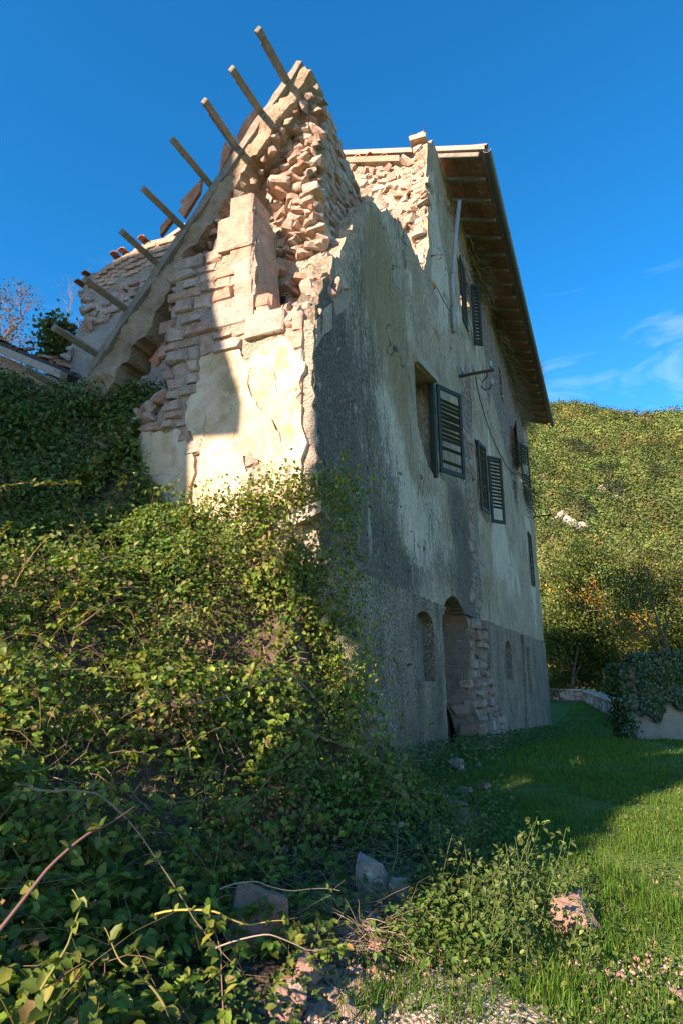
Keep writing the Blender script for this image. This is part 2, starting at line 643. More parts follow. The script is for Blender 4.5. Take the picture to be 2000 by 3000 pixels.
def tubes(paths, sides=4):
    """paths: list of (pts (n,3), radii (n,), colour) -> V, F, colours"""
    VV, FF, CC = [], [], []
    base = 0
    ang = np.linspace(0, 2 * math.pi, sides, endpoint=False)
    for pts, rad, colr in paths:
        pts = np.asarray(pts, float)
        n = len(pts)
        t = np.gradient(pts, axis=0)
        t /= np.linalg.norm(t, axis=1)[:, None] + 1e-9
        ref = np.array([0, 0, 1.0]) if abs(t[:, 2]).mean() < .8 else np.array([1.0, 0, 0])
        s = np.cross(t, ref)
        s /= np.linalg.norm(s, axis=1)[:, None] + 1e-9
        b = np.cross(t, s)
        rad = np.asarray(rad, float)
        ring = pts[:, None, :] + rad[:, None, None] * (np.cos(ang)[None, :, None] * s[:, None, :] + np.sin(ang)[None, :, None] * b[:, None, :])
        VV.append(ring.reshape(-1, 3))
        i = np.arange(n - 1)[:, None] * sides
        j = np.arange(sides)[None, :]
        jn = (j + 1) % sides
        q = np.stack([i + j, i + jn, i + sides + jn, i + sides + j], -1).reshape(-1, 4) + base
        FF.append(q)
        CC.append(np.repeat(np.asarray(colr, float)[None], n * sides, 0))
        base += n * sides
    return np.concatenate(VV), np.concatenate(FF), np.concatenate(CC)


def norm(a):
    return a / (np.linalg.norm(a, axis=-1, keepdims=True) + 1e-9)


def leaf_arrays(P, axis, nrm, L, W, C, fine=True):
    n = len(P)
    a = norm(axis)
    s = norm(np.cross(nrm, a))
    u = np.cross(a, s)
    L = np.asarray(L)[:, None]
    W = np.asarray(W)[:, None]
    if fine:
        pts = [P, P + .30 * L * a + .46 * W * s + .13 * W * u, P + .68 * L * a + .36 * W * s + .08 * W * u, P + L * a - .12 * L * u,
               P + .68 * L * a - .36 * W * s + .08 * W * u, P + .30 * L * a - .46 * W * s + .13 * W * u]
        V = np.stack(pts, 1).reshape(-1, 3)
        b = np.arange(n)[:, None] * 6
        F = np.concatenate([b + np.array([[0, 1, 2, 3]]), b + np.array([[0, 3, 4, 5]])])
        return V, F, np.repeat(C, 6, 0)
    pts = [P, P + .45 * L * a + .5 * W * s + .1 * W * u, P + L * a, P + .45 * L * a - .5 * W * s + .1 * W * u]
    V = np.stack(pts, 1).reshape(-1, 3)
    b = np.arange(n)[:, None] * 4
    return V, b + np.array([[0, 1, 2, 3]]), np.repeat(C, 4, 0)


def palette(n, cols, weights, jit=.22):
    cols = np.array(cols, float)
    k = rng.choice(len(cols), n, p=np.array(weights) / sum(weights))
    c = cols[k] * (1 + rng.normal(0, jit, (n, 1))) * (1 + rng.normal(0, .07, (n, 3)))
    return np.clip(c, .004, .9)


def rand_dirs(n):
    return norm(rng.normal(size=(n, 3)))


def in_poly(pts, poly):
    pts = np.asarray(pts, float)
    poly = np.asarray(poly, float)
    x, y = pts[:, 0], pts[:, 1]
    res = np.zeros(len(pts), bool)
    j = len(poly) - 1
    for i in range(len(poly)):
        xi, yi = poly[i]
        xj, yj = poly[j]
        c = ((yi > y) != (yj > y)) & (x < (xj - xi) * (y - yi) / ((yj - yi) + 1e-12) + xi)
        res ^= c
        j = i
    return res


def resample(poly, step, jag=0.0):
    out = []
    n = len(poly)
    for i in range(n):
        a = np.array(poly[i], float)
        b = np.array(poly[(i + 1) % n], float)
        k = max(1, int(round(np.linalg.norm(b - a) / step)))
        for q in range(k):
            p = a + (b - a) * q / k
            if jag and q > 0:
                p = p + rng.normal(0, jag, 2)
            out.append(p)
    return np.array(out)


def fbm(p, sc=1.0, oct=4):
    return mnoise.fractal(Vector(p) * sc, .8, 2.0, oct)


def sheet(name, outline, holes, step, mapf, depth, mat, parent=None, bumpf=None, maskf=None, jag=0.0, xstep=None, hole_depth=None, hole_mats=None):
    """a thick wall face cut to an outline with openings; mapf(a, b, w) -> xyz, w goes into the wall"""
    rings = [resample(outline, step, jag)] + [resample(h, step, jag * .6) for h in holes]
    allb = np.concatenate(rings)
    edges = []
    base = 0
    for r in rings:
        n = len(r)
        edges += [(base + i, base + (i + 1) % n) for i in range(n)]
        base += n
    lo, hi = rings[0].min(0), rings[0].max(0)
    xs = np.arange(lo[0], hi[0], step) if xstep is None else xstep
    gx, gy = np.meshgrid(xs, np.arange(lo[1], hi[1], step))
    g = np.stack([gx.ravel(), gy.ravel()], 1)
    g += rng.uniform(-.25, .25, g.shape) * step
    ok = in_poly(g, rings[0])
    for h in rings[1:]:
        ok &= ~in_poly(g, h)
    g = g[ok]
    # keep off the boundary
    cell = {}
    for p in allb:
        cell.setdefault((int(p[0] // step), int(p[1] // step)), []).append(p)
    keep = []
    for p in g:
        ci, cj = int(p[0] // step), int(p[1] // step)
        good = True
        for i in (ci - 1, ci, ci + 1):
            for j in (cj - 1, cj, cj + 1):
                for q in cell.get((i, j), ()):
                    if abs(q[0] - p[0]) + abs(q[1] - p[1]) < .5 * step:
                        good = False
        if good:
            keep.append(p)
    pts = np.concatenate([allb, np.array(keep)]) if keep else allb
    res = delaunay_2d_cdt([Vector(p) for p in pts], edges, [], 0, 1e-6)
    vo = np.array([tuple(v) for v in res[0]])
    tri = np.array([f for f in res[2] if len(f) == 3], dtype=np.int32)
    cen = vo[tri].mean(1)
    ok = in_poly(cen, rings[0])
    for h in rings[1:]:
        ok &= ~in_poly(cen, h)
    tri = tri[ok]
    w = np.array([bumpf(a, b) for a, b in vo]) if bumpf else np.zeros(len(vo))
    V = [mapf(a, b, ww) for (a, b), ww in zip(vo, w)]
    # all triangles face out of the wall
    p0, p1, p2 = (np.array(V[t]) for t in tri[0])
    out = np.array(mapf(*cen[0], -1.0)) - np.array(mapf(*cen[0], 0.0))
    if np.cross(p1 - p0, p2 - p0) @ out < 0:
        tri = tri[:, ::-1]
    quads = []
    masks = [list(maskf(a, b)) for a, b in vo] if maskf else None
    for ri, r in enumerate(rings):
        d = depth if ri == 0 or hole_depth is None else hole_depth[ri - 1]
        n = len(r)
        b0 = len(V)
        wf = [bumpf(a, b) if bumpf else 0.0 for a, b in r]
        V += [mapf(a, b, ww) for (a, b), ww in zip(r, wf)]
        V += [mapf(a, b, ww + d) for (a, b), ww in zip(r, wf)]
        if masks is not None:
            masks += [list(maskf(a, b)) for a, b in r] * 2
        for i in range(n):
            j = (i + 1) % n
            quads.append((b0 + i, b0 + j, b0 + n + j, b0 + n + i))
    me = arr_mesh(name, V, [tri, np.array(quads)], mat, smooth=False, mask=masks)
    sm = np.zeros(len(me.polygons), bool)
    sm[:len(tri)] = True
    me.polygons.foreach_set('use_smooth', sm)
    return obj(name, me, parent)


def rock_mesh(name, seed, mat, sub=1, rough=.22, cuts=5):
    bm = bmesh.new()
    bmesh.ops.create_icosphere(bm, subdivisions=sub, radius=.62)
    rs = np.random.default_rng(seed)
    off = Vector(rs.uniform(-50, 50, 3))
    for v in bm.verts:
        v.co *= 1 + rough * mnoise.noise(v.co * 2.2 + off) + rough * .5 * mnoise.noise(v.co * 5 + off)
    for k in range(cuts):
        d = Vector(rs.normal(size=3)).normalized()
        h = rs.uniform(.30, .46)
        for v in bm.verts:
            e = v.co.dot(d) - h
            if e > 0:
                v.co -= d * e * .92
    for v in bm.verts:
        for i in range(3):
            v.co[i] = max(-.5, min(.5, v.co[i]))
    me = bpy.data.meshes.new(name)
    bm.to_mesh(me)
    bm.free()
    me.materials.append(mat)
    return me


def block_mesh(name, seed, mat, jit=.045, bev=.10):
    bm = bmesh.new()
    bmesh.ops.create_cube(bm, size=1.0)
    bmesh.ops.bevel(bm, geom=list(bm.edges), offset=bev, segments=1, affect='EDGES')
    rs = np.random.default_rng(seed)
    for v in bm.verts:
        v.co += Vector(rs.normal(0, jit, 3))
    bmesh.ops.triangulate(bm, faces=bm.faces)
    me = bpy.data.meshes.new(name)
    bm.to_mesh(me)
    bm.free()
    me.materials.append(mat)
    return me


ROCKS = [rock_mesh('rubble_stone', 100 + i, M['rubble'], 2, .42, 6) for i in range(16)]
def shard_mesh(name, seed, mat, n=13):
    rs = np.random.default_rng(seed)
    bm = bmesh.new()
    for k in range(n):
        p_ = rs.uniform(-.5, .5, 3)
        a_ = rs.integers(0, 3)
        p_[a_] = .5 * np.sign(p_[a_]) * rs.uniform(.8, 1)
        bm.verts.new(p_)
    r_ = bmesh.ops.convex_hull(bm, input=bm.verts)
    bmesh.ops.delete(bm, geom=list({g for g in r_['geom_interior'] + r_['geom_unused'] if isinstance(g, bmesh.types.BMVert)}), context='VERTS')
    bmesh.ops.recalc_face_normals(bm, faces=bm.faces)
    me = bpy.data.meshes.new(name)
    bm.to_mesh(me)
    bm.free()
    me.materials.append(mat)
    return me


ROCKS = [shard_mesh('rubble_stone', 150 + i, M['rubble'], 11 + i % 5) for i in range(22)]
M['dark_stone'] = mat_stone('weathered_stone', 'object', .72)
DARKS = [block_mesh('weathered_block', 250 + i, M['dark_stone'], .06, .13) for i in range(8)] + [shard_mesh('weathered_shard', 270 + i, M['dark_stone'], 14) for i in range(6)]
BLOCKS = [block_mesh('stone_block', 200 + i, M['stone'], .055, .13) for i in range(12)]
NEAT = [block_mesh('dressed_block', 300 + i, M['stone'], .02, .06) for i in range(8)]
BRICKS = [block_mesh('brick', 400 + i, M['brick'], .02, .05) for i in range(5)]


def put(meshes, name, parent, loc, size, rot=(0, 0, 0)):
    ob = bpy.data.objects.new(name, random.choice(meshes))
    return link(ob, parent, loc, rot, size)


# ------------------------------------------------------------------ ground
def base_z(x, y):
    v = (x - CRN[0]) * D1[0] + (y - CRN[1]) * D1[1]
    z = .26 - .073 * (v - 3.16)
    near = .16 + .012 * (v + 4)
    k = 1 / (1 + np.exp(np.clip(-(v - 2.2) * 1.2, -40, 40)))
    z = near * (1 - k) + np.maximum(z, -.98) * k
    far = np.hypot(x, y)
    return z - np.clip(far - 60, 0, 200) * .02


CTRL_PX = [(0, 3000, 2.15), (300, 3000, 2.35), (600, 3000, 2.65), (0, 2650, 2.5), (350, 2650, 2.85), (700, 2650, 3.25), (900, 2640, 3.75),
           (1000, 2450, 4.6), (1150, 2350, 5.35), (0, 2300, 2.9), (400, 2300, 3.4), (750, 2300, 4.0), (1000, 2270, 4.75), (1140, 2270, 5.35),
           (0, 1950, 3.5), (400, 1950, 4.1), (750, 1950, 4.65), (930, 1950, 4.95), (0, 1680, 4.1), (300, 1660, 4.6), (600, 1600, 5.1), (880, 1580, 4.95),
           (600, 1500, 5.5), (760, 1465, 5.3), (900, 1450, 5.05), (90, 1570, 5.2), (300, 1550, 5.65), (0, 1400, 5.6), (250, 1360, 6.0), (390, 1270, 6.15),
           (0, 1120, 6.6), (250, 1140, 6.6), (430, 1125, 6.55)]
CTRL = [tuple(at(*c)) for c in CTRL_PX]
CTRL += [(-3.5, 8.5, 5.0), (-6, 8, 5.6), (-8, 6, 5.4), (-5, 3.8, 3.4), (-4, 2, 1.8), (-2.4, 1.0, .7), (-3, 0, .6), (-9, 2, 2.0), (-8, 11, 6.0), (-2.6, 7.2, 4.7),
         (-12, 5, 4.0), (-14, 12, 6.0), (-5, -3, .4), (-1, -1, .2)]
for gx, gy in ((.15, 2.3), (.2, 2.9), (.32, 3.4), (.5, 3.9), (.75, 4.5), (1.0, 5.1), (1.25, 5.8), (1.7, 6.6), (.6, 2.0), (1.4, 4.0), (2.2, 6), (3, 8), (.2, 1.2), (0, 0), (1, -1), (2.5, 3), (4, 6), (4, 12)):
    CTRL.append((gx, gy, float(base_z(np.array(gx), np.array(gy)))))
CTRL = np.array(CTRL)


def bank_z(x, y):
    x = np.asarray(x, float)
    y = np.asarray(y, float)
    d2 = (x[..., None] - CTRL[:, 0]) ** 2 + (y[..., None] - CTRL[:, 1]) ** 2
    w = 1 / (d2 + .02) ** 1.9
    return (w * CTRL[:, 2]).sum(-1) / w.sum(-1)


def is_bank(x, y):
    """1 left of the foot of the overgrown bank"""
    x = np.asarray(x, float)
    y = np.asarray(y, float)
    u = (x - CRN[0]) * D2[0] + (y - CRN[1]) * D2[1]
    v = (x - CRN[0]) * D1[0] + (y - CRN[1]) * D1[1]
    edge = np.interp(y, [-4, 0, 1.6, 2.6, 3.4, 4.5, 5.8, 7.0, 30], [-2.5, -1.2, -.3, .25, .42, .85, 1.25, 1.6, 1.6])
    k = np.clip((edge - x) / .5, 0, 1)
    inside = (v > 0.25) & (u < 0.15)
    k = np.where(inside & (v > 1.6), 0, k)
    r = np.hypot(x, y)
    return k * np.clip((40 - r) / 12, 0, 1)


def soil_z(x, y, drop=.40):
    b = base_z(np.asarray(x, float), np.asarray(y, float))
    k = is_bank(x, y)
    t = bank_z(x, y) - drop * np.clip((bank_z(x, y) - b) / .6, 0, 1)
    return b * (1 - k) + np.maximum(t, b - .05) * k


def axis_coords(c0, c1, near, grow, lim):
    out = [0.0]
    s = near
    while out[-1] < lim:
        if out[-1] > c1:
            s *= grow
        out.append(out[-1] + s)
    return np.array(out)


pos = axis_coords(0, 9, .11, 1.16, 900)
XS = np.concatenate([-pos[::-1][:-1], pos])
pos2 = axis_coords(0, 13, .11, 1.15, 1500)
neg2 = axis_coords(0, 1.5, .2, 1.25, 700)
YS = np.concatenate([-neg2[::-1][:-1], pos2])
GX, GY = np.meshgrid(XS, YS)
GZ = soil_z(GX.ravel(), GY.ravel()).reshape(GX.shape)
near_m = np.hypot(GX, GY) < 45
nz = np.array([fbm((a, b, 0), 1.3, 3) * .035 if m else 0.0 for a, b, m in zip(GX.ravel(), GY.ravel(), near_m.ravel())]).reshape(GX.shape)
GZ = GZ + nz


def gravel_amount(x, y):
    x = np.asarray(x, float)
    y = np.asarray(y, float)
    g = np.exp(-(((x - .25) / .62) ** 2 + ((y - 2.75) / .42) ** 2)) * 1.0
    g = np.maximum(g, .45 * np.exp(-(((x - 1.35) / .3) ** 2 + ((y - 3.05) / .15) ** 2)))
    p = np.interp(y, [0, 3, 5, 8, 12, 20, 30], [2.0, 2.2, 3.05, 4.6, 6.6, 9.5, 13])
    g = np.maximum(g, .50 * np.exp(-((x - p) / np.interp(y, [2, 8, 20], [.32, .5, .8])) ** 2) * (y < 25))
    return g


mask = np.zeros((GX.size, 4))
mask[:, 0] = gravel_amount(GX.ravel(), GY.ravel())
mask[:, 1] = is_bank(GX.ravel(), GY.ravel()) * .9
ny, nx = GX.shape
ii = (np.arange(ny - 1)[:, None] * nx + np.arange(nx - 1)[None, :]).ravel()
quads = np.stack([ii, ii + 1, ii + nx + 1, ii + nx], 1)
ground = obj('ground', arr_mesh('ground', np.stack([GX, GY, GZ], -1).reshape(-1, 3), [quads], M['ground'], smooth=True, mask=mask))
tag(ground, 'grassy ground rising into an overgrown bank beside the ruin', kind='structure')


# ------------------------------------------------------------------ the hill
def hill_z(x, y):
    x = np.asarray(x, float)
    y = np.asarray(y, float)
    s = x * math.sin(R(30)) + y * math.cos(R(30))
    t = x * math.cos(R(30)) - y * math.sin(R(30))
    rise = np.clip((s - 95) / 305, 0, 1)
    h = 177 * (rise ** 1.12)
    h = h * (1 - .0021 * (t + 70)) + 2.6 * np.sin(t / 23 + s / 60) * np.clip(rise * 3, 0, 1) + 1.6 * np.sin(t / 9.5 + 1.3 + s / 35) * np.clip(rise * 2, 0, 1)
    h -= np.clip((s - 400), 0, 400) * .25
    return h - 4


hx, hy = np.meshgrid(np.linspace(-330, 640, 120), np.linspace(60, 760, 110))
hz = hill_z(hx, hy)
nn = hx.shape[1]
ii = (np.arange(hx.shape[0] - 1)[:, None] * nn + np.arange(nn - 1)[None, :]).ravel()
hill = obj('hillside', arr_mesh('hillside', np.stack([hx, hy, hz], -1).reshape(-1, 3), [np.stack([ii, ii + 1, ii + nn + 1, ii + nn], 1)], M['hill'], smooth=True))
tag(hill, 'steep wooded hillside behind the house', kind='structure')

# the wood on the hill: one far mass
def hill_point(px, py):
    r = norm(ray(px, py))
    for t in np.arange(100, 520, 1.0):
        p = ORG + r * t
        if p[2] < hill_z(p[0], p[1]):
            return p
    return ORG + r * 400


NT_ = 7000
az = R(1) * rng.uniform(12, 40, NT_)
rr = 105 + 320 * rng.uniform(0, 1, NT_) ** .8
tx, ty = rr * np.sin(az), rr * np.cos(az)
tz = hill_z(tx, ty)
tr_ = rng.uniform(.65, 1.25, NT_) * np.interp(rr, [100, 200, 420], [1.7, 3.0, 4.3])
patch = np.array([mnoise.noise(Vector((a * .018, b * .018, 0))) + .6 * mnoise.noise(Vector((a * .05, b * .05, 4))) for a, b in zip(tx, ty)])
tcol = palette(NT_, [(.11, .16, .045), (.138, .18, .05), (.088, .14, .042), (.165, .17, .06), (.066, .105, .038), (.17, .12, .06)], [5, 4, 4, 1.6, 2.6, .3], .24)
tcol *= np.clip(1 + .38 * patch, .5, 1.5)[:, None]
brown = np.array([mnoise.noise(Vector((a * .03 + 7, b * .03, 2))) for a, b in zip(tx, ty)]) > .28
tcol[brown] = tcol[brown] * np.array([1.08, .93, 1.0])
# dark evergreen gullies
for line in ([(1665, 1320), (1720, 1350), (1765, 1395), (1785, 1420)], [(1800, 1450), (1825, 1490), (1845, 1510)], [(1690, 1500), (1720, 1530), (1745, 1560)], [(1700, 1580), (1725, 1610)], [(1900, 1380), (1940, 1440)], [(1880, 1240), (1940, 1270)]):
    g = np.array([hill_point(*q)[:2] for q in line])
    for k in range(len(g) - 1):
        for t in np.linspace(0, 1, 8):
            c0 = g[k] + (g[k + 1] - g[k]) * t
            m = np.hypot(tx - c0[0], ty - c0[1]) < 3.2 + 1.5 * math.sin(c0[0] * .7)
            tcol[m] = np.array([.040, .060, .026]) * rng.uniform(.7, 1.3, (m.sum(), 1))
            tr_[m] = np.minimum(tr_[m] * 1.03, 3.4)
KC = 100
d = rand_dirs(NT_ * KC)
d[:, 2] = np.abs(d[:, 2]) * 1.1 - .25
d = norm(d)
cen = np.stack([tx, ty, tz + tr_ * 1.0], 1)
rad3 = np.stack([tr_, tr_, tr_ * rng.uniform(.9, 1.5, NT_)], 1)
P = np.repeat(cen, KC, 0) + d * np.repeat(rad3, KC, 0) * rng.uniform(.55, 1.08, (NT_ * KC, 1))
nr = norm(d + .22 * rand_dirs(NT_ * KC))
ax = norm(np.cross(nr, rand_dirs(NT_ * KC)))
sz = np.repeat(tr_, KC) * rng.uniform(.13, .27, NT_ * KC)
cc = np.repeat(tcol, KC, 0) * rng.uniform(.88, 1.12, (NT_ * KC, 1))
V, F, C = leaf_arrays(P, ax, nr, sz, sz, cc, fine=False)
wood = obj('hillside_wood', arr_mesh('hillside_wood', V, [F], M['leaf_far'], col=C))
tag(wood, 'dense yellow-green autumn wood covering the hillside', 'wood', kind='stuff')


OUT = [rock_mesh('outcrop_rock', 900 + i, M['outcrop'], 2, .5, 3) for i in range(4)]
for nm, pts, lab in (('rock_outcrop', [(1775, 1455), (1790, 1470), (1805, 1480), (1815, 1492), (1825, 1500)], 'pale rock outcrop high on the wooded hillside'),
                     ('rock_outcrop', [(1655, 1545), (1668, 1556), (1680, 1566), (1692, 1578), (1702, 1590), (1640, 1552)], 'pale rock outcrop lower on the wooded hillside, nearer the house'),
                     ('rock_outcrop', [(1570, 1412), (1580, 1428), (1592, 1440), (1605, 1447)], 'pale scree outcrop on the hillside right beside the house wall')):
    p0 = hill_point(*pts[0])
    e = empty(nm, p0)
    tag(e, lab, 'rock', 'rock outcrops on the hillside')
    for q in pts:
        p = hill_point(*q) - p0
        for k in range(3):
            o = put(OUT, 'rock', e, p + rng.normal(0, 1.2, 3) + np.array([0, 0, 2.2]), (rng.uniform(2.2, 4.6), rng.uniform(2, 4), rng.uniform(2.4, 5)), tuple(rng.uniform(0, 3, 3)))

# ------------------------------------------------------------------ the ruined house
HOUSE = empty('ruined_house', tuple(CRN), math.pi / 2 - A)
tag(HOUSE, 'tall derelict stone farmhouse with broken gable and peeling render', 'house')
# local coordinates of the house: (v, u, z)


def lean(v, z):
    """the long wall swells outwards low down near the corner"""
    return -.20 * np.exp(-(max(v, 0) / 2.6) ** 2) * float(np.clip((4.2 - z) / 3.2, 0, 1)) ** 1.2


def side_map(off=0.0):
    return lambda a, b, w: (a, w + off + lean(a, b), b)


def side_bump(a, b):
    return .030 * fbm((a, 0, b), .8, 3) + .012 * fbm((a, 7, b), 3.5, 3)


def blob(v, z, items):
    s = 0.0
    for (bv, bz, rv, rz, wt) in items:
        s += wt * math.exp(-((v - bv) / rv) ** 2 - ((z - bz) / rz) ** 2)
    return s


DARK = [(.25, 3.8, .45, 1.6, .8), (.2, 2.7, .8, .9, .8), (1.0, 2.9, .9, .55, .85), (2.0, 2.75, .9, .5, .75), (3.0, 2.65, .8, .35, .5), (1.0, 3.7, .7, .8, .5), (.5, 5.0, .5, .7, .6), (1.3, 4.8, .7, .7, .42), (5.2, 3.0, 1.6, .5, .4), (2.0, 4.3, .8, .5, .35),
        (6.6, 3.4, .8, 1.6, .85), (7.4, 2.9, .7, 1.2, .75), (5.9, 4.4, .9, .6, .5), (1.6, 5.6, .6, .7, .4), (2.4, 3.6, .6, .5, .5), (7.2, 6.2, .5, .9, .4), (4.2, 3.8, .7, .6, .4), (8.2, 5.0, .4, 1.4, .55), (1.2, 6.4, .4, .5, .3), (5.8, 6.0, .5, 1.0, .3), (11.8, 3.2, .4, 1.0, .3)]
BARE = [(7.5, 4.2, .7, 2.2, .55), (7.6, 6.6, .9, 1.2, .5), (8.3, 8.0, 1.0, 1.2, .45), (7.2, 11.9, 1.0, .6, .75), (9.5, 11.3, 1.4, .9, .8), (12, 11.0, 2.0, 1.3, .8), (15, 10.5, 2.5, 1.8, .75), (13.5, 9.0, 1.6, 1.0, .55), (15.5, 7.5, 1.2, 1.6, .65),
        (18, 10.3, 3.0, 1.6, .6), (6.5, 5.2, .5, .6, .4), (10.8, 8.9, .7, .8, .5), (3.2, 7.8, .5, .25, .6), (17.2, 5.5, .6, 1.4, .45), (7.9, 3.0, .6, .6, .5)]
OCHRE = [(1.9, 7.0, .7, 1.0, .75), (2.6, 6.2, .8, 1.0, .7), (2.9, 5.2, .5, .9, .6), (1.5, 5.9, .6, .6, .35), (4.0, 7.6, .9, .7, .45), (3.3, 4.2, .4, .6, .4), (8.8, 7.3, .6, .8, .5), (8.9, 3.2, .7, .9, .6), (11.5, 5.2, .8, 1.6, .35), (9.8, 4.0, .4, 1.2, .4), (14, 4.5, .5, 2.0, .5), (6.0, 8.0, .8, .7, .3)]
PALE = [(2.3, 3.9, 1.0, .8, .5), (3.4, 3.3, .9, .6, .55), (2.1, 5.0, .6, .5, .35), (4.6, 4.1, .8, .6, .35), (11.5, 5.2, 1.0, 1.2, .5), (14.5, 4.2, 1.2, 1.5, .5), (9.0, 9.8, .7, .5, .4), (5.5, 8.3, .9, .8, .4), (1.0, 5.4, .25, .5, .45), (5.3, 10.2, .45, 1.7, .75), (6.0, 9.5, .6, 1.2, .55), (3.5, 7.6, .22, .6, .55), (10.5, 7.2, 1.0, 2.2, .5), (10.3, 4.0, 1.2, 1.2, .42), (12.6, 4.0, 1.2, 1.6, .45), (18.8, 6.0, 1.4, 4.0, .8), (4.2, 3.4, 1.2, .9, .30), (2.5, 4.4, .7, .6, .28), (.5, 5.2, .14, .5, .5),
        (7.2, 9.2, .8, .6, .5), (8.3, 8.9, .5, .5, .4), (9.7, 9.3, .5, 1.2, .35)]


def side_mask(a, b):
    return (min(1, blob(a, b, DARK)), min(1, blob(a, b, BARE)), min(1, blob(a, b, OCHRE)), min(1, blob(a, b, PALE)))


V_END = 21.4
Z_PL = 2.42
arch_top = [(4.52 + 2.15 * t, 2.20 + .46 * math.sin(math.pi * t) ** .8) for t in np.linspace(0, 1, 13)]
arch_in_upper = [(a, b) for a, b in arch_top if b > Z_PL + .005]
upper_outline = ([(.05, Z_PL)] + [(arch_in_upper[0][0] - .02, Z_PL)] + arch_in_upper + [(arch_in_upper[-1][0] + .02, Z_PL)] +
                 [(V_END, Z_PL), (V_END, 12.55), (5.6, 12.45), (5.35, 12.1), (5.2, 11.95), (5.02, 11.9), (4.98, 11.2), (4.88, 10.6), (4.92, 10.1), (4.78, 9.6), (4.82, 9.2), (4.62, 8.85), (4.45, 8.45),
                  (4.25, 8.30), (4.0, 8.38), (3.75, 8.32), (3.4, 8.42), (3.05, 8.40), (2.75, 8.22), (2.4, 8.12), (2.1, 7.80), (1.75, 7.68), (1.45, 7.40), (1.25, 7.02), (1.1, 6.95), (1.0, 6.60),
                  (.85, 6.45), (.70, 6.05), (.5, 5.95), (.38, 5.55), (.22, 5.45), (.12, 5.1), (.05, 4.95)])
win1 = [(3.62, 6.16), (4.80, 6.36), (4.78, 4.62), (4.55, 4.50), (4.15, 4.62), (3.85, 4.82), (3.70, 5.05)]
win2 = [(8.50, 6.66), (9.82, 6.66), (9.82, 4.95), (9.3, 4.78), (8.52, 4.95)]
win3 = [(7.66, 11.05), (8.92, 11.05), (8.92, 9.28), (7.66, 9.28)]
win4 = [(16.2, 9.85), (17.7, 9.85), (17.7, 8.2), (16.2, 8.2)]
win5 = [(18.2, 6.4), (19.0, 6.4), (19.0, 4.4), (18.2, 4.4)]
win6 = [(13.4, 11.0), (14.0, 11.0), (14.0, 9.9), (13.4, 9.9)]
win7 = [(15.2, 7.6), (15.9, 7.6), (15.9, 6.9), (15.2, 6.9)]
xs = np.concatenate([np.arange(0, 9, .085), np.arange(9, V_END, .16)])
side = sheet('side_wall', upper_outline, [win1, win2, win3, win4, win5, win6, win7], .085, side_map(), .25, M['side'], HOUSE, side_bump, side_mask, jag=.016,
             xstep=xs, hole_depth=[.42, .4, .35, .35, .35, .35, .3])

# plinth
niche1 = [(2.98, 1.30), (3.98, 1.28), (3.98, 2.06)] + [(3.48 + .5 * math.cos(t), 2.06 + .17 * math.sin(t)) for t in np.linspace(.25, math.pi - .25, 7)] + [(2.98, 2.06)]
niche3 = [(10.72, 1.17), (11.75, 1.17), (11.75, 1.95)] + [(11.23 + .5 * math.cos(t), 1.95 + .16 * math.sin(t)) for t in np.linspace(.25, math.pi - .25, 5)] + [(10.72, 1.95)]
niche4 = [(14.9, .5), (15.7, .5), (15.7, 2.05), (14.9, 2.05)]
arch_low = [(a, b) for a, b in arch_top if b <= Z_PL - .01]
left_leg = [q for q in arch_low if q[0] < 5.5]
plinth_a = [(.05, -.6), (4.62, -.6), (4.60, .4), (4.54, .9), (4.56, 1.5)] + left_leg + [(arch_in_upper[0][0] - .03, Z_PL - .004), (.05, Z_PL - .004)]
plinth_b = [(8.30, Z_PL - .004), (8.42, 1.9), (8.40, 1.4), (8.75, .9), (9.1, .5), (9.3, -1.6), (V_END, -1.8), (V_END, Z_PL - .004), (14.4, Z_PL - .004), (14.35, 1.7), (14.2, .8), (13.9, -.2), (13.3, -.3), (13.6, .6), (13.75, 1.5), (13.8, Z_PL - .004)]


def plinth_mask(a, b):
    t = blob(a, b, [(2.6, .6, 1.4, .55, .9), (4.1, 1.2, .35, .8, .7), (3.5, .3, 1.2, .5, .5), (9.6, 1.0, .8, .9, .5), (4.45, 1.6, .15, .7, .5)])
    g = blob(a, b, [(3.5, 1.75, .6, .5, .8), (11.2, 1.6, .6, .5, .9), (10.3, 1.6, 1.2, .8, .35)])
    return (min(1, t), min(1, g), 0, 1)


def rough_bump(a, b):
    return .022 * fbm((a, 3, b), 1.2, 3) + .010 * fbm((a, 9, b), 7, 2)


plinth1 = sheet('plinth', plinth_a, [niche1], .075, side_map(-.045), .3, M['plinth'], HOUSE, rough_bump, plinth_mask, jag=.012, hole_depth=[.17])
plinth2 = sheet('plinth', plinth_b, [niche3, niche4], .14, side_map(-.045), .3, M['plinth'], HOUSE, rough_bump, plinth_mask, jag=.015, hole_depth=[.15, .15])
# the backs of the blind niches and the deep arched recess
for nm, (a0, a1, b0, b1), dep in (('niche_back', (2.9, 4.06, 1.2, 2.3), .12), ('niche_back', (10.6, 11.85, 1.1, 2.2), .10), ('niche_back', (14.8, 15.8, .4, 2.1), .10), ('recess_back', (4.35, 7.0, -.7, 2.8), .50)):
    sheet(nm, [(a0, b0), (a1, b0), (a1, b1), (a0, b1)], [], .1, side_map(dep), .05, M['plinth'], HOUSE, rough_bump, lambda a, b: (.15, .75, 0, 1))
# arch soffit of the recess
V, F = [], []
for i, (a, b) in enumerate(arch_top):
    V += [(a, lean(a, b) + .0, b + .012), (a, .52, b + .012)]
F = [(2 * i, 2 * i + 1, 2 * i + 3, 2 * i + 2) for i in range(len(arch_top) - 1)]
obj('arch_soffit', arr_mesh('arch_soffit', V, [np.array(F)], M['pinkplaster'], smooth=True), HOUSE)
